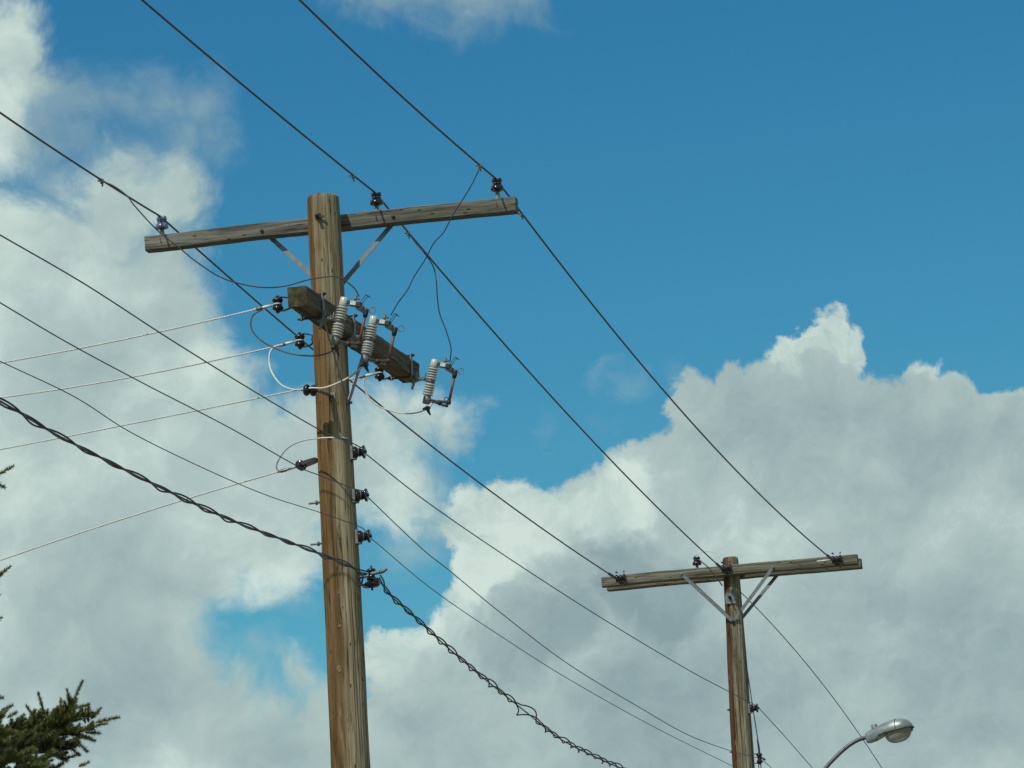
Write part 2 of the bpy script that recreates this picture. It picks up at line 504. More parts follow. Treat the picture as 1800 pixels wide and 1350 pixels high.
# ------------------------------------------------------------------ poles
def shaft(profile, seed, cracks=(), nseg=256, ztop_tilt=.0, lean=.0):
    """tapered round timber: profile = [(z, r)], with long checks cut into it and a slightly uneven surface"""
    r_ = np.random.default_rng(seed)
    zs = []
    for (z0, _), (z1, _) in zip(profile[:-1], profile[1:]):
        dens = 14 if z1 < 5.2 else 110
        zs += list(np.linspace(z0, z1, max(2, int((z1 - z0) * dens)), endpoint=False))
    zs.append(profile[-1][0])
    zs = np.array(zs)
    rad = np.interp(zs, [p[0] for p in profile], [p[1] for p in profile])
    th = np.arange(nseg) * 2 * math.pi / nseg
    Z, T = np.meshgrid(zs, th, indexing='ij')
    Rr = np.repeat(rad[:, None], nseg, 1)
    for k in range(2, 9):
        Rr = Rr + .0022 / k ** .5 * np.sin(k * T + r_.uniform(0, 6.3) + .8 * np.sin(Z * r_.uniform(.4, 1.6) + r_.uniform(0, 6)))
    Rr = Rr + .0016 * np.sin(Z * 3.1 + 1.3 * np.sin(T + 1)) + .001 * np.sin(Z * 9 + T * 2)
    for k in range(170):                      # fine weathering checks
        t0, z0, L, d, w = r_.uniform(0, 6.3), r_.uniform(5, zs[-1]), r_.uniform(.05, .55), r_.uniform(.002, .008), r_.uniform(.014, .034)
        dt = (T - t0 - .03 * np.sin(Z * 2 + k) + math.pi) % (2 * math.pi) - math.pi
        Rr -= d * np.exp(-(dt / w) ** 2) * np.clip(1 - ((Z - z0) / L) ** 2, 0, 1)
    for (t0, z0, L, d, w) in cracks:
        dt = (T - t0 - .05 * np.sin(Z * 1.7) + math.pi) % (2 * math.pi) - math.pi
        Rr -= d * np.exp(-(dt / w) ** 2) * np.clip(1.5 - 1.5 * ((Z - z0) / L) ** 2, 0, 1)
    top = len(zs) - 1
    Z = Z.copy()
    Z[top] += .004 * np.sin(T[top] * 3) + .003 * np.sin(T[top] * 11) + ztop_tilt * np.cos(T[top])
    Z[top - 1] = np.minimum(Z[top - 1], Z[top] - .004)
    V = np.stack([Rr * np.cos(T) + lean * np.clip(8.5 - Z, 0, 9), Rr * np.sin(T), Z], -1).reshape(-1, 3)
    k = len(zs)
    fs = [(i * nseg + j, i * nseg + (j + 1) % nseg, (i + 1) * nseg + (j + 1) % nseg, (i + 1) * nseg + j) for i in range(k - 1) for j in range(nseg)]
    # top: inner rings, slightly domed and checked
    mb = MB().add(V, fs)
    ring0 = V[-nseg:]
    vs, ff = list(ring0), []
    for q, s_ in enumerate((.93, .6, .25)):
        for j in range(nseg):
            p = ring0[j]
            vs.append((p[0] * s_, p[1] * s_, zs[-1] + .004 + .004 * q + .003 * math.sin(j * .9 + q)))
        ff += [(q * nseg + j, q * nseg + (j + 1) % nseg, (q + 1) * nseg + (j + 1) % nseg, (q + 1) * nseg + j) for j in range(nseg)]
    ff.append(tuple(3 * nseg + j for j in range(nseg)))
    mb.add(vs, ff, False)
    return mb

def timber(L, w, h, axis=0, seed=0, n=60, cham=.006, rough=.0016):
    """sawn arm with worn edges, ends slightly ragged"""
    r_ = np.random.default_rng(seed)
    c2 = cham
    ring = [(-w / 2 + c2, -h / 2), (w / 2 - c2, -h / 2), (w / 2, -h / 2 + c2), (w / 2, 0), (w / 2, h / 2 - c2), (w / 2 - c2, h / 2), (0, h / 2), (-w / 2 + c2, h / 2), (-w / 2, h / 2 - c2), (-w / 2, 0), (-w / 2, -h / 2 + c2), (0, -h / 2)]
    order = [0, 11, 1, 2, 3, 4, 5, 6, 7, 8, 9, 10]
    ring = [ring[i] for i in order]
    k = len(ring)
    vs = []
    ph = r_.uniform(0, 6, (k, 3))
    for i in range(n + 1):
        t = -L / 2 + L * i / n
        for j, (a, b) in enumerate(ring):
            f = 1 + (rough / .05) * (math.sin(t * 5 + ph[j][0]) * .5 + math.sin(t * 17 + ph[j][1]) * .3 + r_.normal() * .25)
            tt = t + (r_.normal() * .0015 if i in (0, n) else 0)
            bow = .006 * math.sin(math.pi * (t / L + .5)) * (1 if seed % 2 else -1) + .002 * math.sin(t * 6 + seed)
            vs.append((tt, a * f + bow * .5, b * f + bow) if axis == 0 else (-a * f, tt, b * f))
    fs = [(i * k + j, (i + 1) * k + j, (i + 1) * k + (j + 1) % k, i * k + (j + 1) % k) for i in range(n) for j in range(k)]
    body = MB().add(vs, [f[::-1] for f in fs], False)
    ends = []
    for i, sg in ((0, 1), (n, -1)):
        e = [vs[i * k + j] for j in range(k)]
        ends.append(MB().add(e, [tuple(range(k))[::sg]], False))
    return body, ends

def knot(px, py, B, rad, parent, axis_r, s=1.):
    """grown-over branch stub on the shaft, found by its sight line on the round"""
    for y in np.linspace(-rad * 1.2, 0, 60):
        p = hy(px, py, y, B)
        cx_ = .0045 * max(0, 8.5 - p[2]) if B is P1 else 0.
        if math.hypot(p[0] - cx_, p[1]) <= axis_r: break
    d = Vector((p[0] - cx_, p[1], 0)).normalized()
    mbk = MB().lathe([(.017 * s, -.006), (.0155 * s, .0000), (.0125 * s, .0022), (.0095 * s, .0004), (.0060 * s, .0016), (.003 * s, -.0005), (.0, -.001)], 14, tuple(p - np.array([d.x, d.y, 0]) * .003), d)
    cz = p[2]; mbk.v = [(x, y, cz + (z - cz) * (1.25 if z > cz else 1.7)) for x, y, z in mbk.v]
    return obj('knot', mbk, 'knot', parent)

BOLT = [(.0, .0), (.013, .0), (.013, .009), (.008, .012), (.0, .0125)]
def bolt(mb, c, axis, s=1., rod=0.):
    mb.lathe([(r * s, z * s) for r, z in BOLT], 6, c, axis)
    if rod: mb.lathe([(.007 * s, 0), (.007 * s, rod), (.005 * s, rod + .002)], 8, c, axis)

ARM_Z = 8.636
pole1 = thing('utility_pole', 'tall near wooden utility pole with one grey crossarm and a dark timber carrying fuse cutouts', 'utility pole', (0, 0, 0), P1, 'wooden utility poles')
p1 = obj('shaft', shaft([(-.3, .150), (0, .150), (5.14, .1215), (7.6, .109), (8.60, .104), (8.765, .1025), (8.781, .099)], 3, [(3.9, 7.2, 1.6, .006, .05), (4.25, 6.2, 1.2, .005, .04), (5.1, 8.3, .6, .006, .05)], lean=.0045), 'pole', pole1)
for (px, py, s_) in [(571, 420, .9), (594, 499, 1.), (589, 658, 1.2), (558, 650, 1.2), (584, 822, 1.5), (595, 888, 1.4), (598, 947, 1.), (576, 852, .8), (597, 1097, 1.), (596, 1175, 1.2), (613, 1265, 1.5), (586, 1280, 1.), (595, 1040, .8), (586, 1207, .8), (598, 1012, .7)]:
    knot(px, py, P1, .13, p1, .1215 - (1350 - py) / 1010 * .02, s_ * .85)

def crossarm(parent, y, z, L, d, h, seed, mat, holes=(), bolts=()):
    body, ends = timber(L, d, h, 0, seed)
    a = obj('crossarm', body, mat, parent, (0, y, z))
    for e in ends: obj('end_grain', e, mat, a)
    for bx_ in bolts:
        mbk = MB(); bolt(mbk, (bx_, -d / 2, 0.0), (0, -1, 0), .9); obj('bolt', mbk, 'iron', a)
    return a

A1Y = .150
arm1 = crossarm(pole1, A1Y, ARM_Z, 2.44, .09, .0945, 11, 'arm', bolts=(hy(460, 405, .105)[0], hy(691, 379, .105)[0]))
for x in (-1.115, .312, 1.097):            # nail that pins each insulator pin
    mbk = MB().tube([(x, -.045, .02), (x + .006, -.049, -.012)], .003, 6); obj('nail', mbk, 'iron', arm1)
# through bolt with square washer on the pole's face
p = hy(559, 381, -.104)
mbk = MB().box((p[0], -.107, p[2] + .005), (.035, .006, .035), .1)
mbk.tube([(p[0], -.10, p[2] + .005), (p[0] + .004, -.165, p[2] - .002)], .010, 8)
bolt(mbk, (p[0], -.112, p[2] + .005), (0, -1, 0), 1.4)
mbk.box((p[0] + .02, -.125, p[2] - .006), (.05, .012, .012), .1)
obj('through_bolt', mbk, 'iron', pole1)

# flat braces of the crossarm, on the pole's far side
V1 = hy(572, 517, .12)
for (px, py) in ((470, 417), (694, 394)):
    a = hy(px, py, .2)
    mbk = MB()
    A = (a[0], .205, ARM_Z - .005)
    ang = (np.array([0., .118, V1[2]]) - np.array(A))
    mbk.bar(A, (.0, .145, V1[2]), .030, .006, (0, -1, 0))
    bolt(mbk, (a[0], .208, ARM_Z - .01), (0, 1, 0), .8)
    mbk.tube([(0, .09, V1[2]), (0, .155, V1[2])], .009, 8)
    br = obj('brace', mbk, 'galv', pole1)

# ---- the timber set along the line, carrying the cutouts
BX, BW = .168, .122
na_, fa_ = hx(523, 521, BX), hx(722, 656, BX)
bl = fa_[1] - na_[1]
body, ends = timber(bl, BW, .122, 1, 23, 60, .007, .0022)
beam = obj('buck_arm', body, 'beam', pole1, (BX, (na_[1] + fa_[1]) / 2, (na_[2] + fa_[2]) / 2))
beam.rotation_euler = (math.atan2(fa_[2] - na_[2], bl), 0, 0)
for e in ends: obj('end_grain', e, 'endgrain', beam)
BZ = lambda y: na_[2] + (fa_[2] - na_[2]) * (y - na_[1]) / bl
def beam_local(p): 
    return (p[0] - BX, p[1] - (na_[1] + fa_[1]) / 2, p[2] - (na_[2] + fa_[2]) / 2)
for y in (-1.02, -.27, 1.20):               # band clamp: plate on the face, rods above and below, plate behind
    z = BZ(y)
    for nm, mbk in (('clamp_plate', MB().box((BX + BW / 2 + .006, y, z), (.008, .036, .165), .1)), ('clamp_plate', MB().box((BX - BW / 2 - .006, y - .01, z), (.008, .036, .165), .1))):
        obj(nm, mbk, 'galvdull', pole1)
    for dz in (-.072, .072):
        mbk = MB().tube([(BX - BW / 2 - .035, y, z + dz), (BX + BW / 2 + .03, y, z + dz)], .006, 8)
        bolt(mbk, (BX - BW / 2 - .012, y, z + dz), (-1, 0, 0), .9)
        bolt(mbk, (BX + BW / 2 + .012, y, z + dz), (1, 0, 0), .9)
        obj('clamp_rod', mbk, 'iron', pole1)
# its two struts to the pole
end = hx(613, 708, .128)
for (px, py) in ((568, 577), (646, 628)):
    a = hx(px, py, .228)
    mbk = MB().bar((.231, a[1], BZ(a[1]) - .03), (.222, a[1], BZ(a[1]) - .062), .04, .006, (1, 0, 0))
    mbk.bar((.226, a[1], BZ(a[1]) - .056), (.125, end[1], end[2]), .036, .006, (1, 0, .2))
    bolt(mbk, (.233, a[1], BZ(a[1]) - .035), (1, 0, 0), .9)
    obj('strut', mbk, 'galvdull', pole1)
mbk = MB(); bolt(mbk, (.118, end[1], end[2]), (1, 0, 0), 1.3, .03); obj('strut_bolt', mbk, 'iron', pole1)
# threaded bolt ends on the left of the shaft
for (px, py) in ((554, 884), (558, 956)):
    a = hy(px, py, -.03)
    mbk = MB().tube([(-.09, -.03, a[2]), (-.172, -.034, a[2] - .002)], .0065, 8)
    bolt(mbk, (-.116, -.03, a[2]), (-1, 0, 0), 1.2)
    obj('bolt_end', mbk, 'galvdull', pole1)

# ---- far pole
pole2 = thing('utility_pole', 'farther thinner wooden utility pole with a doubled crossarm and a long dark split', 'utility pole', (0, 0, 0), P2, 'wooden utility poles')
p2 = obj('shaft', shaft([(-.3, .135), (0, .133), (5.0, .118), (6.77, .104), (7.6, .096), (8.1, .086), (8.62, .076), (8.75, .0745), (8.765, .071)], 9,
    [(4.20, 6.5, 1.15, .060, .030), (3.75, 7.4, .8, .014, .06), (4.9, 7.2, .7, .010, .05), (3.5, 6.6, .6, .012, .08)], 288), 'pole2', pole2)
for (px, py, s_) in [(1298, 1117, .9), (1291, 1155, 1.2), (1293, 1305, 1.3), (1313, 1329, 1.2), (1282, 1190, 1.3), (1286, 1285, 1.2)]:
    knot(px, py, P2, .13, p2, .104 - (1350 - py) / 370 * .028, s_ * .8)
A2Y = .122
armF = crossarm(pole2, -A2Y, ARM_Z - .012, 2.44, .09, .093, 31, 'arm2')
armB = crossarm(pole2, A2Y, ARM_Z - .012, 2.44, .09, .093, 37, 'arm2')
vee = hy(1285, 1091, -.095, P2)
for side, y0, y1 in ((-1, -A2Y - .049, -.098), (1, A2Y + .049, .098)):
    for (px, py) in ((1198, 1009), (1359, 997)):
        a = hy(px, py, -.17, P2)
        mbk = MB().bar((a[0], y0, a[2]), (0, y1, vee[2] - .01), .032, .006, (0, side, 0))
        bolt(mbk, (a[0], y0, a[2]), (0, side, 0), 1.)
        obj('brace', mbk, 'galv', pole2)
    mbk = MB(); bolt(mbk, (0, y1 + side * .002, vee[2] - .008), (0, side, 0), 1.4, .02); obj('brace_bolt', mbk, 'iron', pole2)
# arched sheet plate with its bolt, on the face of the shaft
pc = hy(1284, 1050, -.1, P2)
pts = []
for sgn in (1,):
    base, topz = pc[2] - .058, pc[2] + .02
    prof = [(-.05, base), (.05, base), (.05, topz)] + [(.05 * math.cos(t), topz + .042 * math.sin(t)) for t in np.linspace(0, math.pi, 12)[1:-1]] + [(-.05, topz)]
n_ = len(prof)
vs = [(pc[0] + x, -.096 - .012 * (1 - (x / .05) ** 2), z) for x, z in prof] + [(pc[0] + x, -.089 - .012 * (1 - (x / .05) ** 2), z) for x, z in prof]
obj('sheet_plate', MB().add(vs, [tuple(range(n_)), tuple(range(n_, 2 * n_))[::-1]] + [(i, (i + 1) % n_, n_ + (i + 1) % n_, n_ + i)[::-1] for i in range(n_)], False), 'galv', pole2)
mbk = MB(); bolt(mbk, (pc[0] - .004, -.107, pc[2] - .002), (0, -1, 0), 1.3, .07); obj('plate_bolt', mbk, 'iron', pole2)
for (px, py) in ((1280, 1248), (1286, 1322)):
    a = hy(px, py, 0, P2)
    mbk = MB().tube([(-.08, 0, a[2]), (-.125, -.004, a[2])], .006, 6); bolt(mbk, (-.1, 0, a[2]), (-1, 0, 0), 1.); obj('bolt_end', mbk, 'iron', pole2)

# ------------------------------------------------------------------ insulators
PIN_PROF = [(.0, .012), (.020, .010), (.026, .0), (.040, .001), (.0435, .008), (.042, .020), (.034, .033), (.0255, .040), (.0235, .046), (.026, .051), (.0325, .055), (.034, .064), (.030, .071), (.018, .074), (.0, .0745)]
def pin_insulator(label, local, glaze, pin_h, B=P1, group='pin insulators on crossarms', s=1.):
    t = thing('pin_insulator', label, 'insulator', local, B, group)
    mb = MB().lathe([(r * s, z * s) for r, z in PIN_PROF], 24)
    mb.ball((-.020 * s, 0, .073 * s), .013 * s, 10, (.9, 1.7, .8)).ball((.020 * s, 0, .073 * s), .013 * s, 10, (.9, 1.7, .8))
    obj('shell', mb, glaze, t)
    obj('pin', MB().lathe([(.0, -pin_h - .01), (.021, -pin_h - .01), (.020, -pin_h + .004), (.013, -pin_h * .45), (.0125, .006)], 14), 'galv', t)
    mb = MB().ring((0, 0, .0465 * s), .0262 * s, .0035, n=18)
    mb.tube(spline([(-.006, -.06, .083 * s), (-.012, -.028, .078 * s), (-.026, -.004, .05 * s), (-.016, .02, .062 * s), (-.004, .055, .079 * s)], 6), .003, 6)
    obj('tie_wire', mb, 'galv', t)
    return t
ATOP = ARM_Z + .0475
INS = {}
for key, (px, py), glz, lab in (('a', (873, 313), 'brown', 'dark brown pin insulator at the right end of the near crossarm'), ('b', (661, 338), 'brown', 'dark brown pin insulator on the near crossarm just right of the pole top'), ('c', (284, 380), 'blue', 'blue grey glazed pin insulator at the left end of the near crossarm')):
    q = hy(px, py, A1Y)
    zb = max(ATOP + .045, q[2] - .083)
    INS[key] = np.array([q[0], A1Y, zb])
    pin_insulator(lab, INS[key], glz, zb - ATOP)
q = hy(1225, 990, -A2Y, P2)
I4 = np.array([q[0], -A2Y, ARM_Z + .072])
pin_insulator('dark brown pin insulator standing on the far crossarm left of the pole top', I4, 'brown', I4[2] - ATOP + .012, P2)

SPOOL = [(.0, -.034), (.012, -.034), (.034, -.033), (.039, -.028), (.039, -.022), (.030, -.014), (.0215, -.004), (.0205, .004), (.024, .012), (.033, .019), (.041, .025), (.042, .031), (.036, .035), (.012, .036), (.0, .036)]
def spool_rack(label, local, B=P1):
    t = thing('spool_insulator', label, 'insulator', local, B, 'spool insulators bolted to pole sides')
    obj('bracket', MB().box((-.047, 0, 0), (.018, .05, .088), .08).box((-.038, 0, -.041), (.03, .04, .006), .1), 'galv', t)
    obj('spool', MB().lathe([(r * 1.02, z) for r, z in SPOOL], 24, (0, 0, 0), (1, 0, 0)), 'brown', t)
    mb = MB().tube([(-.09, 0, 0), (.042, 0, 0)], .007, 8); bolt(mb, (.036, 0, 0), (1, 0, 0), .9); obj('bolt', mb, 'iron', t)
    mb = MB().ring((0, 0, 0), .0255, .004, (1, 0, 0)); obj('tie_wire', mb, 'wire2', t)
    return t
SP = []
sr = None
for (px, py), lab in (((632, 795), 'topmost of the three brown spool insulators down the near pole'), ((636, 871), 'middle one of the three brown spool insulators down the near pole'), ((641, 943), 'lowest of the three brown spool insulators down the near pole, above the cable clamp')):
    q = hy(px, py, -.03)
    L = np.array([q[0], -.03, q[2]])
    SP.append(L)
    sr = spool_rack(lab, L) if sr is None else dup(sr, lab, L)
q = hy(1326, 1245, -.03, P2)
SP4 = np.array([q[0], -.03, q[2]])
dup(sr, 'brown spool insulator on the right side of the far pole', SP4, P2)

def clevis(label, local, B=P1, rz=0., vertical=True, reach=.085, s=1.):
    """spool held in a bent strap yoke; the yoke's foot points along +x of the thing"""
    t = thing('clevis_insulator', label, 'insulator', local, B, 'dead end spools holding the tap wires', rz)
    ax = (0, 0, 1) if vertical else (0, 1, 0)
    prof = [(.0, -.036), (.026, -.036), (.034, -.030), (.034, -.019), (.028, -.015), (.029, -.010), (.019, -.004), (.019, .004), (.029, .010), (.028, .015), (.034, .019), (.034, .030), (.026, .036), (.0, .036)]
    obj('spool', MB().lathe([(r * s, z * s) for r, z in prof], 22, (0, 0, 0), ax), 'brown', t)
    e = np.array(ax)
    mb = MB()
    for k in (-1, 1):
        P_ = [e * k * .040 * s + np.array([-.012, 0, 0]), e * k * .042 * s + np.array([reach * .4, 0, 0]), e * k * .034 * s + np.array([reach * .8, 0, 0]), e * k * .022 * s + np.array([reach, 0, 0])]
        for a, b in zip(P_[:-1], P_[1:]): mb.bar(a - (b - a) * .02, b + (b - a) * .02, .026, .006, e)
    mb.bar(e * -.026 * s + np.array([reach, 0, 0]), e * .026 * s + np.array([reach, 0, 0]), .026, .008, (1, 0, 0))
    obj('yoke', mb, 'iron', t)
    mb = MB().tube([tuple(e * -.05 * s), tuple(e * .052 * s)], .007, 8); bolt(mb, tuple(e * .044 * s), tuple(e), .9); bolt(mb, tuple(e * -.044 * s), tuple(-e), .9)
    obj('pin', mb, 'iron', t)
    mb = MB().tube([(reach - .01, 0, 0), (reach + .05, 0, 0)], .008, 8); obj('stud', mb, 'iron', t)
    obj('wire_wrap', MB().ring((0, 0, 0), .0235 * s, .005, ax, 18), 'alu', t)
    return t
CL_ = {}
q = hx(488, 535, .015); CL_['t1'] = np.array([q[0], q[1], q[2]])
c0 = clevis('dark spool insulator on a strap at the near end of the dark timber', CL_['t1'])
q = hy(527, 599, .0); CL_['t2'] = np.array([q[0], 0, q[2]])
dup(c0, 'dark spool insulator strapped to the left side of the near pole under the timber', CL_['t2'])
q = hx(667, 656, .02); CL_['t3'] = q
dup(c0, 'dark spool insulator hanging behind the timber right of the near pole', CL_['t3'])
q = hy(529, 818, .0); CL_['t4'] = np.array([q[0], 0, q[2]])
clevis('long black clevis holding the lowest pale wire left of the near pole', CL_['t4'], vertical=False, reach=.105, s=.9).rotation_euler[1] = -.25

# guide spool on the face of the near pole
q = hy(545, 686, -.29); GD = q
t = thing('guide_insulator', 'twin lobed dark guide insulator on the face of the near pole', 'insulator', GD)
mb = MB().lathe([(.0, -.046), (.018, -.044), (.033, -.034), (.038, -.020), (.032, -.007), (.022, -.001), (.022, .001), (.032, .007), (.038, .020), (.033, .034), (.018, .044), (.0, .046)], 22, (0, 0, 0), (1, .25, -.12))
obj('spool', mb, 'brown', t)
mb = MB().bar((.048, .01, -.005), (.085, .15, -.01), .03, .008, (0, 0, 1)).bar((.085, .15, -.01), (.085, .20, -.01), .034, .008, (0, 0, 1))
mb.tube([(-.055, -.012, .006), (.062, .016, -.008)], .008, 8); mb.box((.088, .190, -.012), (.05, .012, .05), .1)
obj('bracket', mb, 'galvdull', t)

# dead ends on the far crossarm
DE = {}
de0 = None
for key, (px, py), lab in (('a', (1466, 984), 'black dead end insulator near the right end of the far crossarm'), ('b', (1272, 1000), 'black dead end insulator in front of the far pole top'), ('c', (1086, 1017), 'black dead end insulator near the left end of the far crossarm')):
    q = hy(px, py, -.25, P2)
    L = np.array([q[0], -.25, q[2]]); DE[key] = L
    if de0 is None:
        t = de0 = thing('dead_end_insulator', lab, 'insulator', L, P2, 'dead end insulators on the far crossarm')
        pr = [(.0, -.05), (.022, -.05), (.038, -.044), (.041, -.032), (.030, -.022), (.022, -.012), (.034, -.006), (.036, .006), (.024, .014), (.024, .020), (.040, .030), (.038, .044), (.022, .05), (.0, .05)]
        obj('porcelain', MB().lathe(pr, 20, (.028, -.005, 0), (.95, .2, .1)), 'brown', t)
        mb = MB()
        for k in (-1, 1): mb.bar((k * .035 + .028, -.02, .02), (.02 + k * .02, .085, 0), .03, .007, (1, 0, 0))
        mb.bar((-.03, -.02, .01), (.09, -.02, .012), .024, .008, (0, 0, 1))
        mb.tube([(.02, .05, 0), (.02, .14, 0)], .009, 8)
        mb.box((.02, .08, 0), (.06, .012, .06), .1)
        mb.tube(spline([(.06, -.03, .02), (.085, -.02, -.03), (.05, .0, -.075)], 6), .009, 6)
        obj('clevis', mb, 'iron', t)
        for pp in ([(-.012, -.03, .055), (-.008, -.01, .065), (-.002, .0, .05)], [(.06, -.012, .05), (.068, -.012, .068)]): obj('cotter', MB().tube(pp, .006, 6), 'iron', t)
    else: dup(de0, lab, L, P2)
mb = MB().tube([(0, 0, 0), tuple(loc(wld(hy(1440, 987, -.25, P2), P2), P2) - DE['a'])], [.007, .009], 8)
tag(obj('wire_end_sleeve', mb, 'pale', at=tuple(wld(DE['a'] + np.array([-.02, -.015, 0]), P2))), 'pale metal sleeve poking left from the right far dead end', 'sleeve').rotation_euler = (0, 0, -AZ)

# ------------------------------------------------------------------ fuse cutouts
TILT = R(15)
def cutout(label, local):
    t = thing('fuse_cutout', label, 'fuse cutout', local, P1, 'fuse cutouts on the dark timber')
    rot = Matrix.Rotation(TILT, 4, 'Y')
    def ob(name, mb, mat, parent=None):
        if parent is None:
            mb.v = [tuple(rot @ Vector(v)) for v in mb.v]
            return obj(name, mb, mat, t)
        mb.v = [tuple(rot @ Vector(v)) for v in mb.v]
        return obj(name, mb, mat, parent)
    pr = [(.0, -.098), (.020, -.098)]
    def sheds(z0, n, dz, R1):
        out = []
        for i in range(n):
            z = z0 + i * dz
            out += [(.0215, z), (R1 - .003, z + .001), (R1, z + .0045), (R1 - .004, z + .0075), (.0225, z + .0125)]
        return out
    pr += sheds(-.092, 5, .0165, .0365) + [(.024, -.006), (.024, .012)] + sheds(.014, 5, .0165, .0375) + [(.022, .098), (.0, .098)]
    body = ob('porcelain_body', MB().lathe(pr, 28), 'porc')
    ob('top_cap', MB().lathe([(.0, .096), (.025, .096), (.0265, .10), (.0255, .146), (.021, .150), (.0, .150)], 22), 'porc', body)
    ob('bottom_cap', MB().lathe([(.0, -.150), (.020, -.150), (.0255, -.146), (.025, -.10), (.0, -.097)], 22), 'galvdull', body)
    mb = MB().lathe([(.024, -.007), (.0285, -.007), (.0285, .013), (.024, .013)], 20)
    mb.bar((-.022, 0, .003), (-.078, 0, .010), .034, .012, (0, 0, 1)).bar((-.045, .0, .006), (-.045, 0, .05), .02, .006, (1, 0, 0))
    mb.bar((-.066, 0, .010), (-.128, 0, -.026), .042, .013, (0, 0, 1)).bar((-.114, 0, -.07), (-.100, 0, .045), .036, .007, (1, 0, 0))
    mb.tube(spline([(-.03, -.022, .012), (-.05, -.03, .02), (-.058, -.03, .002), (-.05, -.028, -.008)], 5), .0035, 6)
    ob('bracket', mb, 'galvdull')
    tc = ob('top_contact', MB().box((.062, 0, .122), (.038, .03, .026), .1), 'pale')
    ob('contact_arm', MB().box((.034, 0, .124), (.024, .022, .02), .12).box((.065, 0, .1055), (.085, .02, .005), .1), 'bronze', tc)
    hd = ob('hood', MB().box((.098, 0, .118), (.036, .036, .034), .18).box((.118, 0, .100), (.036, .03, .03), .2).bar((.085, 0, .098), (.14, 0, .078), .028, .012, (.3, 0, 1)), 'bronze')
    for y in (-.02, .02):
        mb = MB().tube(spline([(.108, y, .128), (.121, y, .158), (.132, y, .179), (.139, y, .184)], 5), .0022, 6)
        mb.tube([(.128, y, .186), (.154, y, .178)], .0026, 6)
        ob('hook', mb, 'iron', hd)
    mb = MB().box((.066, 0, .160), (.018, .022, .028), .12).tube([(.070, 0, .130), (.068, 0, .15)], .006, 8).tube([(.074, 0, .155), (.096, 0, .155)], .004, 6)
    bolt(mb, (.080, 0, .155), (1, 0, 0), .6)
    ob('terminal', mb, 'galvdull')
    ft = ob('fuse_tube', MB().lathe([(.0, -.115), (.0092, -.115), (.0095, .075), (.0, .076)], 16, (.150, 0, 0)), 'tube')
    mb = MB().lathe([(.0, .050), (.013, .050), (.0165, .072), (.015, .090), (.017, .098), (.010, .104), (.0, .104)], 14, (.150, 0, 0)).box((.138, 0, .094), (.035, .02, .016), .15)
    ob('upper_ferrule', mb, 'bronze', ft)
    ob('pull_ring', MB().ring((.186, 0, .102), .0185, .0032, (-.15, 1, 0), 22), 'galv', ft)
    mb = MB().lathe([(.0, -.128), (.013, -.128), (.0145, -.115), (.013, -.100), (.0, -.100)], 14, (.150, 0, 0)).ring((.128, 0, -.096), .012, .0028, (0, 1, 0), 14)
    ob('lower_ferrule', mb, 'bronze', ft)
    mb = MB().bar((.020, 0, -.118), (.09, 0, -.124), .026, .012, (0, 0, 1)).bar((.02, 0, -.131), (.095, 0, -.136), .02, .006, (0, 0, 1))
    mb.lathe([(.0, -.022), (.015, -.022), (.015, .022), (.0, .022)], 14, (.086, 0, -.128), (0, 1, 0))
    for y in (-.014, .014): mb.bar((.09, y, -.120), (.148, y, -.114), .014, .005, (0, 1, 0)).bar((.095, y, -.136), (.140, y, -.142), .012, .005, (0, 1, 0))
    mb.box((.138, 0, -.138), (.022, .03, .018), .2).tube([(.112, -.02, -.138), (.118, -.022, -.152)], .003, 6)
    ob('hinge', mb, 'bronze')
    return t
CUT = []
for (px, py), lab in (((597, 565), 'nearest fuse cutout, overlapping the pole edge'), ((649, 597), 'middle fuse cutout, just right of the near pole'), ((757, 671), 'farthest fuse cutout, off the right end of the dark timber against the sky')):
    CUT.append(hx(px, py, .345))
t0 = cutout('fuse cutout nearest the timber end, overlapping the pole edge', CUT[0])
dup(t0, 'middle fuse cutout of three, just right of the near pole', CUT[1])
dup(t0, 'fuse cutout at the right end of the dark timber, seen whole against sky', CUT[2])

# ------------------------------------------------------------------ line wires
def quad(pts, n=40, fit=True):
    """smooth sagging curve through local points of one span (all on one vertical plane)"""
    P = np.asarray(pts, float)
    s = np.hypot(P[:, 0] - P[0, 0], P[:, 1] - P[0, 1])
    k = np.polyfit(s, P[:, 2], 2, w=[6] + [1] * (len(P) - 2) + [6])
    ss_ = np.linspace(0, s[-1], n)
    z = np.polyval(k, ss_)
    e0, e1 = P[0, 2] - z[0], P[-1, 2] - z[-1]
    z = z + e0 * (1 - ss_ / s[-1]) + e1 * ss_ / s[-1]
    xy = P[0, :2] + (P[-1, :2] - P[0, :2]) * (ss_ / s[-1])[:, None]
    return np.column_stack([xy, z])

def extend(curve, dist, drop_slope=None, n=14):
    """carry a span on beyond the frame"""
    a, b = curve[-1], curve[-4]
    d = (a - b) / np.linalg.norm(a - b)
    out = [a + d * dist * t + np.array([0, 0, .012 * (dist * t) ** 2 * .35]) for t in np.linspace(0, 1, n)[1:]]
    return np.vstack([curve, out])

P2L = loc(P2)
def de_local(k): return loc(wld(DE[k], P2))
def clampy(parent, p, d, mat='galv', tail=True):
    """small hot-line clamp riding on the wire; coordinates relative to the wire object"""
    mb = MB().box(tuple(p), (.022, .03, .03), .15).tube([tuple(p + np.array([0, 0, .005])), tuple(p + np.array([.004, -.002, -.034]))], .006, 6)
    mb.lathe([(.0, 0), (.008, 0), (.008, .012), (.0, .013)], 6, tuple(p + np.array([-.012, -.004, .004])), (-1, 0, 0))
    return obj('line_clamp', mb, mat, parent)

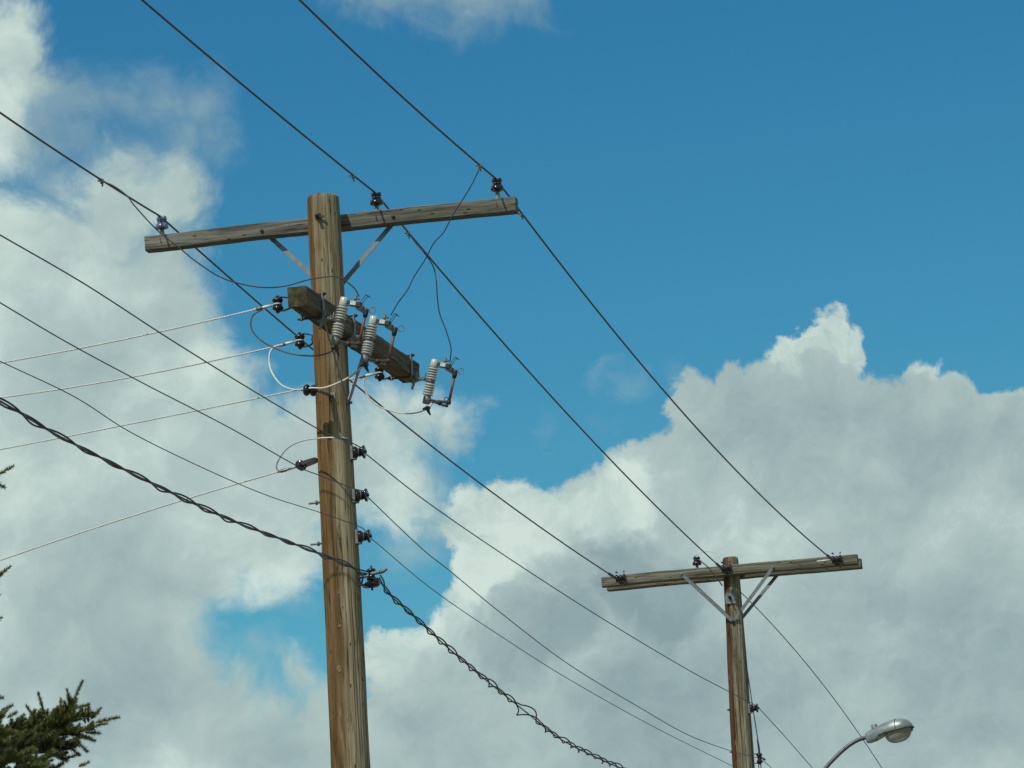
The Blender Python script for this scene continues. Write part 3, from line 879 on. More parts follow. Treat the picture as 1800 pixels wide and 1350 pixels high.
def primary(key, prev_px, next_px, label, clamps_px=()):
    ins = INS[key]
    top = ins + np.array([-.006, 0, .081])
    e = de_local(key) + np.array([-.012, -.02, .0])
    back = quad([top] + [hx(px, py, ins[0]) for px, py in prev_px])
    back = extend(back, 22)
    fw = quad([top] + [hvert(px, py, top, e) for px, py in next_px] + [e], 60)
    P = np.vstack([back[::-1], fw[1:]])
    Wp = np.array([wld(p) for p in P])
    org = Wp[0]
    o = wire_obj('power_line', Wp, .0062, 'wire', label, 'wire', 'bare conductors on the crossarms')
    # preformed grip at the far dead end
    d = (Wp[-6] - Wp[-1]); L = np.linalg.norm(d); d /= L
    seg = [Wp[-1] + (Wp[-2] - Wp[-1]) * 0 + d * t for t in np.linspace(-.03, .36, 8)]
    # follow the curve
    obj('grip', MB().tube(np.array(seg) - org, [.013] * 7 + [.009], 8), 'wire2', o)
    obj('tail', MB().tube(np.array([Wp[-1] - org, Wp[-1] - org + EX * .07 + EY * .02 - EZ * .035]), .009, 8), 'galv', o)
    for (px, py) in clamps_px:
        q = hx(px, py, ins[0]) if px < 1000 and (py < 330 or key == 'c') else hvert(px, py, top, e)
        w_ = wld(q); i = np.argmin(np.linalg.norm(Wp - w_, axis=1))
        # nearest point on the polyline
        a, b = Wp[max(i - 1, 0)], Wp[min(i + 1, len(Wp) - 1)]
        t_ = np.clip((w_ - a) @ (b - a) / ((b - a) @ (b - a)), 0, 1)
        clampy(o, a + (b - a) * t_ - org - np.array([0, 0, .006]), d)
    return o, Wp
W1, W1p = primary('a', [(845, 293), (740, 200), (640, 105), (527, 0)], [(915, 368), (1010, 500), (1110, 628), (1200, 726), (1300, 828), (1400, 922)], 'rightmost conductor, tied to the right end of the near crossarm', [(845, 293), (917, 370)])
W2, W2p = primary('b', [(622, 307), (560, 257), (450, 168), (350, 86), (250, 0)], [(720, 412), (800, 505), (900, 622), (1000, 730), (1100, 835), (1200, 935)], 'middle conductor, tied just right of the near pole top', [(622, 308), (718, 408)])
W3, W3p = primary('c', [(180, 318), (90, 257), (0, 198)], [(330, 420), (420, 500), (515, 585), (720, 755), (850, 852), (1000, 965)], 'leftmost conductor, tied to the blue insulator and passing behind the near pole', [(180, 318)])

def secondary(i, prev_px, next_px, end_px, label, r=.0048, beyond=None):
    sp = SP[i] + np.array([.012, 0, .028])
    back = [sp] + [hx(px, py, sp[0]) for px, py in prev_px]
    back = spline(back, 10)
    d = back[-1] - back[-9]; d = d / np.linalg.norm(d)
    back = np.vstack([back, [back[-1] + d * s_ for s_ in np.linspace(1.5, 20, 10)]])
    e = loc(wld(end_px, P2))
    sp2 = SP[i] + np.array([.024, .012, .0])
    fw = spline([sp2] + [hvert(px, py, sp2, e) for px, py in next_px] + [e], 10)
    P = [wld(p) for p in np.vstack([back[::-1], fw])]
    if beyond:
        q = spline([end_px] + [hx(px, py, end_px[0], P2) for px, py in beyond], 8)
        d = q[-1] - q[-5]; d /= np.linalg.norm(d)
        q = np.vstack([q, [q[-1] + d * s_ for s_ in (2, 5, 9)]])
        P += [wld(p, P2) for p in q[1:]]
    return wire_obj('secondary_wire', P, r, 'wire2', label, 'wire', 'open wires on the spool insulators')
e1 = SP4 + np.array([.026, 0, .02])
secondary(0, [(603, 771), (570, 760), (450, 690), (300, 597), (150, 500), (0, 413)], [(750, 882), (900, 985), (1060, 1088), (1200, 1172), (1278, 1214)], e1, 'thin wire on the topmost spool insulator of the near pole', .0038, [(1380, 1295), (1428, 1350)])
e2 = hy(1331, 1332, -.05, P2)
secondary(1, [(620, 858), (560, 835), (520, 818), (400, 750), (260, 678), (120, 603), (0, 532)], [(740, 963), (790, 1003), (880, 1077), (1000, 1168), (1130, 1247), (1210, 1292), (1285, 1320)], e2, 'thin wire on the middle spool insulator of the near pole', .0033, [(1345, 1340), (1358, 1352)])
e3 = hy(1325, 1368, -.05, P2)
secondary(2, [(630, 925), (560, 900), (470, 871), (360, 824), (230, 760), (130, 697), (0, 635)], [(760, 1036), (880, 1118), (1000, 1194), (1150, 1278), (1290, 1348)], e3, 'thin wire on the lowest spool insulator of the near pole', .0027)

# ---- pale twisted tap wires running off to the left
def helix(P, rad, r, strands, pitch, phase=0., n=5, step=9, rate=None):
    P = np.asarray(P, float)
    s = np.concatenate([[0], np.cumsum(np.linalg.norm(np.diff(P, axis=0), axis=1))])
    m_ = max(8, int(s[-1] / pitch * step))
    ss_ = np.linspace(0, s[-1], m_)
    C = np.column_stack([np.interp(ss_, s, P[:, i]) for i in range(3)])
    T = np.gradient(C, axis=0); T /= np.linalg.norm(T, axis=1)[:, None]
    N = np.cross(T, np.array([0, 0, 1.])); N /= np.linalg.norm(N, axis=1)[:, None]
    Bn = np.cross(T, N)
    out = []
    for k in range(strands):
        tw = ss_ if rate is None else np.concatenate([[0], np.cumsum(.5 * (rate(ss_[1:]) + rate(ss_[:-1])) * np.diff(ss_))])
        a = 2 * math.pi * (tw / pitch + k / strands) + phase
        rd = rad(ss_, k) if callable(rad) else rad
        out.append(C + (np.cos(a) * rd)[:, None] * N + (np.sin(a) * rd)[:, None] * Bn)
    return out, C, ss_

def tap(start, px_list, y, label, extra=4.):
    pts = [start] + [hy(px, py, y) for px, py in px_list]
    c_ = quad(pts, 40)
    d = c_[-1] - c_[-3]; d /= np.linalg.norm(d)
    c_ = np.vstack([c_, [c_[-1] + d * s_ for s_ in (extra * .5, extra)]])
    Wp = np.array([wld(p) for p in c_])
    st, C, _ = helix(Wp, .0027, .0030, 3, .055)
    o = bpy.data.objects.new('tap_wire', None); COL.objects.link(o); o.location = Wp[0]
    tag(o, label, 'wire', 'pale stranded tap wires running left')
    for s_ in st: obj('strand', MB().tube(s_ - Wp[0], .0030, 5), 'alu', o)
    k = min(len(Wp) - 1, 6)
    g_ = Wp[0] + (Wp[1] - Wp[0]) * 0
    d0 = (Wp[3] - Wp[0]) / np.linalg.norm(Wp[3] - Wp[0])
    obj('grip', MB().tube([d0 * t_ for t_ in (.015, .05, .10, .14)], [.007, .0095, .0095, .007], 8), 'alu', o)
    obj('ferrule', MB().tube([d0 * t_ for t_ in (.075, .115)], .0115, 8), 'galvdull', o)
    return Wp
T1 = tap(CL_['t1'] + np.array([-.02, 0, 0]), [(440, 549), (300, 579), (150, 609), (0, 638)], CL_['t1'][1], 'highest pale stranded wire going left, from the near end of the dark timber')
T2 = tap(CL_['t2'] + np.array([-.02, 0, 0]), [(440, 620), (300, 650), (150, 676), (0, 699)], 0., 'second highest pale stranded wire going left, from below the dark timber')
T3 = tap(CL_['t3'] + np.array([-.02, 0, 0]), [(615, 667), (520, 687), (400, 708), (200, 753), (0, 790)], CL_['t3'][1], 'third pale stranded wire going left, passing behind the near pole')
T4 = tap(CL_['t4'] + np.array([-.02, 0, -.005]), [(480, 829), (400, 857), (200, 917), (0, 985)], 0., 'lowest pale stranded wire going left, held by the long black clevis')

# ------------------------------------------------------------------ jumpers
def jumper(pts, r, mat, label, group, n=9):
    """pts: (px, py, y) with y the distance along the line from the near pole"""
    P = [hy(px, py, y) for px, py, y in pts]
    return wire_obj('jumper_wire', [wld(p) for p in spline(P, n)], r, mat, label, 'wire', group)
GJ = 'thin dark jumpers from the conductors to the cutouts'
y1, y2, y3 = CUT[0][1], CUT[1][1], CUT[2][1]
yc = hx(180, 318, INS['c'][0])[1]
jumper([(181, 319, yc), (200, 327, yc), (222, 343, yc - .02), (236, 361, yc - .03), (262, 390, yc - .02), (285, 412, yc), (318, 438, yc), (345, 460, yc), (385, 486, yc), (420, 498, yc), (460, 505, yc), (500, 503, y1), (545, 491, y1), (588, 486, y1), (610, 496, y1), (624, 508, y1), (631, 521, y1)], .0042, 'jump', 'long dark jumper from the left conductor across the near pole to the nearest cutout', GJ)
ya = hx(843, 297, INS['a'][0])[1]
jumper([(842, 298, ya), (830, 323, ya), (815, 348, ya), (797, 376, ya), (780, 408, ya), (762, 428, ya), (748, 455, ya), (728, 486, ya), (716, 510, y2), (700, 532, y2), (687, 554, y2)], .0038, 'jump', 'thin dark jumper dropping from the right conductor to the middle cutout', GJ)
yb = 1.0
jumper([(717, 408, yb), (733, 430, yb), (750, 450, yb), (762, 470, y3), (767, 495, y3), (769, 525, y3), (773, 552, y3), (783, 578, y3), (790, 600, y3), (793, 615, y3), (791, 636, y3)], .0040, 'jump', 'thin dark jumper dropping from the middle conductor to the right end cutout', GJ)
GT = 'pale jumper loops between the tap wires and the pole'
yt = CL_['t1'][1]
jumper([(462, 544, yt), (447, 552, yt), (441, 564, yt), (443, 580, yt), (456, 596, yt), (475, 608, yt), (505, 620, yt), (535, 625, yt), (558, 625, y1 - .05), (578, 620, y1), (590, 611, y1), (597, 603, y1)], .0050, 'wire2', 'grey loop from the highest tap wire past the pole face to the nearest cutout', GT)
jumper([(497, 606, -.02), (482, 610, -.04), (474, 622, -.06), (474, 642, -.08), (481, 660, -.12), (494, 676, -.16), (512, 684, -.24), (530, 685, -.30), (548, 682, -.32), (568, 682, -.31), (590, 675, -.29), (612, 664, -.27), (628, 652, y2), (641, 642, y2), (646, 633, y2)], .0058, 'alu', 'pale loop from the second tap wire over the guide insulator to the middle cutout', GT)
yq = CL_['t3'][1]
jumper([(650, 661, yq), (641, 666, yq), (640, 680, yq), (648, 698, yq), (664, 713, yq), (690, 723, yq), (715, 727, yq), (735, 725, y3), (750, 719, y3), (758, 712, y3), (764, 703, y3)], .0048, 'alu', 'pale sagging loop under the dark timber up to the right end cutout', GT)
ys = hx(604, 770, SP[0][0])[1]
jumper([(506, 824, -.01), (495, 827, -.01), (486, 823, -.02), (490, 808, -.05), (503, 790, -.1), (520, 779, -.16), (540, 773, -.25), (565, 770, -.34), (590, 769, ys * .85), (604, 769, ys)], .0050, 'alu', 'pale loop from the long black clevis over the pole face to the top open wire', GT)
def connector(px, py, y, label, dx):
    q = hy(px, py, y)
    mb = MB().box((0, 0, 0), (.03, .018, .032), .2, Matrix.Rotation(.5, 3, 'Y')).tube([(.0, 0, -.012), (dx * .5, 0, -.045)], [.012, .005], 8).tube([(-.01, 0, .006), (-.035, 0, -.002)], [.010, .006], 8)
    o = obj('wire_connector', mb, 'iron', at=tuple(wld(q))); o.rotation_euler = (0, 0, -AZ)
    tag(o, label, 'connector', 'dark wire connectors below the cutouts')
connector(592, 612, y1, 'dark wire connector below the nearest cutout', .02)
connector(643, 642, y2, 'dark wire connector below the middle cutout', .03)
connector(752, 718, y3, 'dark wire connector below the right end cutout', .03)
q = hy(604, 769, ys)
o = obj('wire_connector', MB().tube([(-.035, 0, 0), (.03, 0, -.012)], .009, 8), 'galv', at=tuple(wld(q))); o.rotation_euler = (0, 0, -AZ)
tag(o, 'small metal connector where the lowest pale loop joins the top open wire', 'connector')

# ------------------------------------------------------------------ twisted black cable
CLx = hy(654, 1018, -.02)
cx = CLx[0]
cab_back = [hx(px, py, .165) for px, py in [(0, 705), (90, 759), (180, 806), (290, 861), (400, 912), (500, 950), (560, 973), (612, 994)]] + [np.array([.175, -.20, hx(636, 1008, .175)[2]]), np.array([cx - .02, -.06, CLx[2] + .03])]
d = cab_back[0] - cab_back[2]; d /= np.linalg.norm(d)
cab_back = [cab_back[0] + d * s_ for s_ in (18, 12, 6, 2)] + cab_back
cab_fw = [np.array([cx + .035, .03, CLx[2] + .015])] + [hx(px, py, .2) for px, py in [(682, 1042), (730, 1086), (790, 1141), (850, 1192), (925, 1252), (985, 1299), (1050, 1332), (1096, 1352)]]
d = cab_fw[-1] - cab_fw[-2]; d /= np.linalg.norm(d); d[2] += .012
cab_fw = cab_fw + [cab_fw[-1] + d * s_ for s_ in (2., 4.5, 6.)]
cable = bpy.data.objects.new('twisted_cable', None); COL.objects.link(cable)
org = wld(cab_back[-1]); cable.location = org
tag(cable, 'black twisted cable crossing the near pole low down, loosening into loops to the right', 'cable')
bk = np.array([wld(p) for p in spline(cab_back, 12)])[::-1]
def rad_b(s, k): return .0108 + .0050 * np.sin(s * 1.9 + k * 2)
st, C, _ = helix(bk, rad_b, .0075, 2, .84, .6, step=30)
for s_ in st: obj('strand', MB().tube(s_ - org, .0050, 7), 'black', cable)
obj('messenger', MB().tube(C - org, .0052, 6), 'wire2', cable)
fw = np.array([wld(p) for p in spline(cab_fw, 12)])
s_all = np.concatenate([[0], np.cumsum(np.linalg.norm(np.diff(fw, axis=0), axis=1))])
s_big = s_all[np.argmin(np.linalg.norm(fw - wld(cab_fw[5]), axis=1))]
def rad_f(s, k):
    r_ = .011 + .016 * np.abs(np.sin(s * 2.3 + k)) * np.abs(np.sin(s * 5.1 + 1)) * np.clip(s / 3, .3, 1)
    return r_ + .052 * np.exp(-((s - s_big) / .16) ** 2) * (1 if k == 0 else .7)
st, C, _ = helix(fw, rad_f, .0075, 2, .58, 2.0, step=34, rate=lambda s: 1 - .75 * np.exp(-((s - s_big) / .25) ** 2))
for s_ in st: obj('strand', MB().tube(s_ - org, .0050, 7), 'black', cable)
obj('messenger', MB().tube(C - org, .0048, 6), 'wire2', cable)

t = thing('cable_clamp', 'dark cable clamp with a pale lever on the right side of the near pole', 'clamp', CLx)
obj('spool', MB().lathe([(.0, -.02), (.030, -.02), (.034, -.008), (.022, .0), (.020, .030), (.028, .040), (.026, .052), (.0, .054)], 18, (-.002, 0, .012)), 'brown', t)
obj('lower_flange', MB().lathe([(.0, -.050), (.034, -.050), (.048, -.040), (.050, -.026), (.036, -.016), (.0, -.014)], 20), 'brown', t)
mb = MB().bar((-.11, 0, .012), (.0, 0, .02), .022, .008, (0, 0, 1)).bar((-.10, 0, -.028), (-.02, 0, -.034), .024, .008, (0, 0, 1)).bar((-.095, 0, -.05), (-.105, 0, .06), .03, .01, (1, 0, 0))
mb.tube([(-.002, 0, -.07), (-.002, 0, .085)], .007, 8); obj('bracket', mb, 'iron', t)
mb = MB().tube(spline([(.0, -.02, .03), (.045, -.025, .034), (.085, -.03, .040), (.106, -.03, .052)], 6), [.012] * 7 + [.013] * 6 + [.010] * 5 + [.006], 8); obj('lever', mb, 'galv', t)
mb = MB().tube(spline([(-.09, -.02, .055), (-.05, -.035, .015), (-.06, -.03, -.03), (-.03, -.03, -.055), (.03, -.02, -.045)], 6), .006, 6).box((.03, -.01, -.012), (.036, .04, .03), .2); obj('tie_wire', mb, 'black', t)

# ------------------------------------------------------------------ wires about the far pole
p0 = np.array([-.06, .19, ARM_Z - .055])
pts = [p0] + [hx(px, py, -.06, P2) for px, py in [(1327, 1055), (1350, 1085), (1430, 1186), (1500, 1281), (1550, 1350)]]
c_ = quad(pts, 40); d = c_[-1] - c_[-4]; d /= np.linalg.norm(d)
c_ = np.vstack([c_, [c_[-1] + d * s_ for s_ in (3, 7, 12)]])
wire_obj('span_wire', [wld(p, P2) for p in c_], .0046, 'wire2', 'thin wire falling away behind the far pole and the street light arm', 'wire')
A = I4 + np.array([0, 0, .08])
P_ = [hy(1232, 992, -.17, P2), hy(1247, 999, -.17, P2), hy(1259, 1014, -.175, P2), hy(1270, 1030, -.13, P2)]
wire_obj('jumper_wire', [wld(p, P2) for p in spline([I4 + np.array([.02, -.02, .05])] + P_[1:], 8)], .006, 'wire', 'short dark wire from the far pin insulator down over the crossarm', 'wire')
P_ = [I4 + np.array([-.01, -.02, .075])] + [hy(px, py, -.2, P2) for px, py in [(1226, 975), (1236, 970), (1250, 970), (1261, 974), (1266, 985), (1270, 996)]]
wire_obj('jumper_wire', [wld(p, P2) for p in spline(P_, 7)], .0035, 'alu', 'thin pale loop arching over the far crossarm left of the pole top', 'wire')
for k, (lab, pp) in enumerate((('dark drop wire standing off the right side of the far pole', [(1309, 1150), (1313, 1175), (1319, 1215), (1325, 1255), (1332, 1300), (1338, 1352)]), ('second dark drop wire low on the right of the far pole', [(1331, 1300), (1334, 1325), (1334, 1352)]))):
    P_ = [hy(px, py, -.035 - .01 * k, P2) for px, py in pp]
    P_.append(P_[-1] + np.array([.01, 0, -1.5])); P_.append(np.array([.14, -.03, 3.0])); P_.append(np.array([.15, -.03, -.05]))
    wire_obj('drop_wire', [wld(p, P2) for p in spline(P_, 8)], .0048, 'jump', lab, 'wire', 'drop wires on the far pole')
q = hy(1335, 1333, -.05, P2)
t = thing('cable_clamp', 'small dark clamp low on the right side of the far pole', 'clamp', q, P2)
obj('spool', MB().lathe([(.0, -.045), (.026, -.045), (.030, -.03), (.018, -.01), (.018, .012), (.03, .03), (.026, .045), (.0, .045)], 16), 'brown', t)
obj('bracket', MB().bar((-.10, 0, .04), (.0, 0, .046), .02, .007, (0, 0, 1)).bar((-.10, 0, -.04), (.0, 0, -.046), .02, .007, (0, 0, 1)).tube([(.01, 0, .01), (.055, -.02, -.02)], .01, 8).tube([(0, 0, -.06), (0, 0, .06)], .006, 6), 'iron', t)

# ------------------------------------------------------------------ street light
LY = 47.
neck = at_y(1528, 1296, LY)
lt = thing('street_light', 'silver cobra head street light on a curved grey arm right of the far pole', 'street light', (0, 0, 0), frame=False)
arm_px = [(1450, 1352), (1462, 1338), (1478, 1322), (1494, 1309), (1510, 1300), (1528, 1295)]
ap = [at_y(px, py, LY) for px, py in arm_px]
foot = np.array([ap[0][0] - .75, LY, 0.])
lt.location = foot
lower = [np.array([foot[0], LY, 5.4]), np.array([foot[0] + .03, LY, 6.0]), np.array([foot[0] + .22, LY, 6.75])]
obj('arm', MB().tube(spline([p - foot for p in lower + ap], 10), .022, 14), 'steel', lt)
obj('post', MB().lathe([(.10, 0), (.10, .02), (.085, .03), (.06, 5.6), (.0, 5.62)], 20), 'steel', lt)
obj('base_plate', MB().box((0, 0, .012), (.34, .34, .03), .05), 'steel', lt)
hd = Vector((math.cos(R(14)), -math.sin(R(14)), .165)).normalized()     # head points right, a little towards the viewer, tipped up
sd_ = hd.cross(Vector((0, 0, 1))).normalized()
up_ = sd_.cross(hd)
def head_pt(u, w, h): return tuple(Vector(neck - foot) + (hd * u + sd_ * w + up_ * h) * .93)
SEC = [(-.035, .056, .052, -.052), (.0, .066, .066, -.058), (.06, .076, .082, -.052), (.12, .090, .098, -.034), (.18, .108, .112, -.012), (.25, .125, .121, .0), (.32, .136, .127, .0), (.39, .134, .119, .0), (.44, .120, .100, .0), (.485, .090, .068, .0), (.507, .052, .032, .0), (.513, .02, .012, .0)]
def headshell(scale=1., u0=-1, u1=2):
    vs, fs = [], []
    n = 26
    ss_ = [s_ for s_ in SEC if u0 <= s_[0] <= u1]
    for (u, w, tp, bt) in ss_:
        for j in range(n):
            a = 2 * math.pi * j / n
            cs, sn = math.cos(a), math.sin(a)
            h = (tp * scale) * abs(sn) ** .85 if sn >= 0 else -(abs(bt) + .004) * min(1, abs(sn) * 3)
            vs.append(head_pt(u, w * scale * math.copysign(abs(cs) ** .8, cs), h))
    k = len(ss_)
    fs = [(i * n + j, i * n + (j + 1) % n, (i + 1) * n + (j + 1) % n, (i + 1) * n + j) for i in range(k - 1) for j in range(n)]
    fs += [tuple(range(n))[::-1], tuple((k - 1) * n + j for j in range(n))]
    return MB().add(vs, [f[::-1] for f in fs])
hs = obj('housing', headshell(), 'lamp', lt)
# seam band over the dome
u_, w_, t_ = .335, .1365, .1265
obj('seam', MB().tube([head_pt(u_ - .006 + .01 * math.sin(a), (w_ + .001) * math.copysign(abs(math.cos(a)) ** .8, math.cos(a)), (t_ + .001) * abs(math.sin(a)) ** .85) for a in np.linspace(.02, math.pi - .02, 24)], .0035, 6), 'steel', hs)
rim = [(u, w) for (u, w, _, _) in SEC if u >= .10]
loop = [head_pt(u, w * 1.015, -.006 - max(0, (.18 - u) * .2)) for u, w in rim] + [head_pt(u, -w * 1.015, -.006 - max(0, (.18 - u) * .2)) for u, w in rim[::-1]]
obj('rim', MB().tube(spline(np.array(loop + [loop[0]]), 4), .008, 8), 'steel', lt)
# lens bowl
vs, fs = [], []
nu, nn = 12, 28
for i in range(nu + 1):
    ph = math.pi / 2 * i / nu
    rr = math.cos(ph) ** .72
    for j in range(nn):
        a = 2 * math.pi * j / nn
        vs.append(head_pt(.335 + .158 * rr * math.cos(a) - .012 * math.sin(ph), .118 * rr * math.sin(a), -.010 - .128 * math.sin(ph)))
fs = [(i * nn + j, i * nn + (j + 1) % nn, (i + 1) * nn + (j + 1) % nn, (i + 1) * nn + j) for i in range(nu) for j in range(nn)]
k = len(vs)
inner = [tuple(Vector(v) * 1) for v in vs]
obj('lens', MB().add(vs, fs + [tuple(nu * nn + j for j in range(nn))]), 'lens', lt)
obj('bulb', MB().ball(head_pt(.33, 0, -.03), .035, 12, (1.6, 1, 1)), 'pale', lt)
obj('latch', MB().bar(head_pt(.505, .0, -.002), head_pt(.49, .0, -.05), .03, .012, tuple(hd)), 'steel', lt)
obj('photocell', MB().lathe([(.0, .0), (.036, .0), (.036, .010), (.033, .014), (.034, .040), (.028, .046), (.0, .047)], 16, head_pt(.085, .0, .078), tuple(up_)), 'galv', lt)
obj('slip_clamp', MB().bar(head_pt(-.01, 0, -.045), head_pt(.09, 0, -.044), .07, .018, tuple(up_)), 'steel', lt)

# ------------------------------------------------------------------ spruce
TY = 20.
trunk = np.array([-3.75, 20.4, 0.])
tree = thing('spruce_tree', 'dark green spruce reaching in from the lower left edge', 'tree', trunk, frame=False)
obj('trunk', MB().tube([(0, 0, -.2), (0, 0, .3), (.03, 0, 3), (.0, .03, 6), (.02, 0, 8), (.0, 0, 9.5)], [.17, .15, .115, .07, .035, .008], 14), 'bark', tree)
NV, NT = [], []           # needle vertices in tree coordinates
twig = MB()
def shoot(a, b, dens=1000, L=.0205, wd=.0024, r0=.0030, r1=.0018, up=.35):
    """one shoot: bare axis from a to b with needles set all round it, pointing forward"""
    a, b = np.asarray(a, float), np.asarray(b, float)
    ax = b - a
    ln = np.linalg.norm(ax); ax /= ln
    sag = np.cross(ax, [0, 0, 1.])
    n = max(8, int(ln * dens))
    t = rng.uniform(.02, 1.0, n)
    ref = np.array([0, 0, 1.]) if abs(ax[2]) < .85 else np.array([1., 0, 0])
    N = np.cross(ax, ref); N /= np.linalg.norm(N)
    Bn = np.cross(ax, N)
    th = rng.uniform(0, 2 * math.pi, n)
    fwd = rng.uniform(.35, .95, n) + .5 * t ** 6
    rad_ = np.cos(th)[:, None] * N + np.sin(th)[:, None] * Bn
    d = rad_ + fwd[:, None] * ax + np.array([0, 0, up])
    d /= np.linalg.norm(d, axis=1)[:, None]
    ll = L * rng.uniform(.7, 1.15, n) * (1 - .25 * t ** 4)
    base = a + t[:, None] * ln * ax
    side = np.cross(d, rng.normal(size=(n, 3))); side /= np.linalg.norm(side, axis=1)[:, None]
    tip = base + d * ll[:, None]
    m1 = base + d * (ll * .12)[:, None]
    NV.append(np.stack([base + side * wd * .5, base - side * wd * .5, tip], 1).reshape(-1, 3))
    twig.tube([a, a + ax * ln * .5, b], [r0, (r0 + r1) / 2, r1], 5)
def tp(px, py, Y=TY): return at_y(px, py, Y) - trunk
def branchlet(path, Y, side_len, dens=1000, gap=.045, r=.006, tip_taper=.5, up=.3, seed=0):
    """woody branch along pixel points with side shoots in a flat spray; last point is the tip shoot"""
    r_ = np.random.default_rng(seed)
    P = spline(np.array([tp(px, py, Y + (dy * 2.3 if dy < 0 else dy)) for px, py, dy in path]), 8)
    s = np.concatenate([[0], np.cumsum(np.linalg.norm(np.diff(P, axis=0), axis=1))])
    twig.tube(P, np.linspace(r, .0025, len(P)), 6)
    for i in range(len(P) - 1): shoot(P[i], P[i + 1], dens, up=.25)
    d_end = P[-1] - P[-3]; d_end /= np.linalg.norm(d_end)
    q = .03
    k = 0
    while q < s[-1] - .02:
        c_ = np.array([np.interp(q, s, P[:, j]) for j in range(3)])
        j = min(len(P) - 2, np.searchsorted(s, q)); d = P[j + 1] - P[j]; d /= np.linalg.norm(d)
        f = 1 - (1 - tip_taper) * q / s[-1]
        sd = np.cross(d, [0, 0, 1.]); sd /= np.linalg.norm(sd)
        for sg in (-1, 1):
            L_ = side_len * f * r_.uniform(.55, 1.15)
            e = d * r_.uniform(.5, .9) + sg * sd * r_.uniform(.3, .9) + np.array([0, 0, r_.uniform(-.1, .95)])
            e /= np.linalg.norm(e)
            shoot(c_, c_ + e * L_, dens, up=.25)
            if L_ > .09 and r_.uniform() < .7:
                for z in (.35, .6):
                    e2 = e * .8 + d * .3 + r_.normal(size=3) * .35 + np.array([0, 0, .15]); e2 /= np.linalg.norm(e2)
                    shoot(c_ + e * L_ * z, c_ + e * L_ * z + e2 * L_ * .5, dens, up=.25)
        q += gap * r_.uniform(.7, 1.3); k += 1

# the spray that shows at lower left, sight line by sight line
D = 3300
for a, b, Y in [((122, 1250), (145, 1197), 20.0), ((126, 1240), (118, 1212), 20.0), ((108, 1256), (107, 1229), 20.0), ((130, 1246), (157, 1238), 19.98), ((78, 1256), (67, 1218), 20.1), ((60, 1262), (46, 1240), 20.1), ((155, 1270), (156, 1240), 20.0), ((150, 1272), (143, 1246), 20.05),
                ((160, 1264), (177, 1245), 20.0), ((168, 1270), (209, 1261), 19.95), ((150, 1280), (188, 1272), 19.98), ((150, 1288), (176, 1289), 20.0), ((140, 1292), (167, 1303), 20.0), ((128, 1296), (154, 1322), 20.0), ((112, 1306), (140, 1328), 20.05), ((138, 1348), (156, 1340), 19.95), ((118, 1315), (132, 1313), 20.0),
                ((-8, 838), (24, 819), 19.9), ((-10, 846), (9, 858), 19.95), ((-12, 1022), (18, 996), 19.9), ((-12, 1092), (3, 1086), 19.9), ((-10, 1225), (5, 1227), 19.9), ((0, 1252), (22, 1240), 19.8), ((12, 1262), (30, 1252), 19.8)]:
    shoot(tp(*a, Y), tp(*b, Y), D, L=.0205)
for k, (path, side) in enumerate([
        ([(-60, 1330, .3), (10, 1310, .15), (70, 1285, .05), (125, 1262, .0), (165, 1258, 0)], .13),
        ([(40, 1300, .1), (90, 1290, .05), (135, 1284, 0), (165, 1281, 0)], .11),
        ([(50, 1305, .05), (95, 1305, .02), (130, 1312, 0)], .12),
        ([(40, 1290, .12), (60, 1272, .1), (76, 1250, .1)], .10),
        ([(60, 1320, .1), (90, 1325, .05), (118, 1338, 0)], .10),
        ([(90, 1275, .06), (115, 1250, .03), (128, 1228, 0)], .09),
        ([(60, 1292, .15), (100, 1280, .1), (140, 1262, .05)], .11),
        ([(-80, 1380, -.15), (-20, 1350, -.25), (30, 1322, -.3), (68, 1298, -.3)], .13),
        ([(-60, 1330, -.15), (-15, 1300, -.25), (20, 1280, -.3), (46, 1264, -.3)], .12),
        ([(-40, 1400, -.2), (20, 1365, -.3), (70, 1340, -.35), (102, 1322, -.35)], .12),
        ([(-60, 1300, -.1), (-20, 1275, -.2), (8, 1258, -.22)], .10),
        ([(0, 1400, -.2), (50, 1372, -.3), (100, 1352, -.35)], .12),
        ([(-90, 1340, -.1), (-40, 1330, -.2), (10, 1330, -.28), (40, 1340, -.3)], .13),
        ([(-30, 1420, .0), (40, 1390, -.1), (110, 1370, -.15)], .13),
        ([(-80, 1350, .1), (-10, 1340, .05), (40, 1335, .02), (85, 1345, 0)], .13),
        ([(20, 1290, .2), (60, 1275, .18), (105, 1258, .15), (135, 1240, .1)], .10),
        ([(10, 1310, .25), (60, 1300, .2), (110, 1290, .15), (150, 1296, .1)], .11),
        ([(20, 1320, .2), (70, 1312, .15), (110, 1318, .1), (140, 1306, .1)], .10),
        ([(-10, 1330, .1), (40, 1326, .08), (80, 1318, .05), (105, 1300, .05)], .11),
        ([(-60, 1370, -.3), (-10, 1345, -.36), (28, 1335, -.4), (60, 1318, -.4)], .11),
        ([(-60, 1390, -.3), (0, 1375, -.36), (50, 1352, -.4), (80, 1348, -.4)], .11),
        ([(-50, 1320, -.3), (-20, 1300, -.36), (5, 1290, -.4), (30, 1288, -.4)], .10),
        ([(-70, 1330, -.2), (-30, 1310, -.3), (0, 1312, -.34), (25, 1305, -.34)], .11),
        ([(-80, 870, .1), (-40, 850, 0), (-12, 842, -.05)], .08), ([(-80, 1050, .1), (-40, 1035, 0), (-14, 1024, -.05)], .08)]):
    branchlet(path, TY, side, 3000, .027, .006, seed=50 + k)
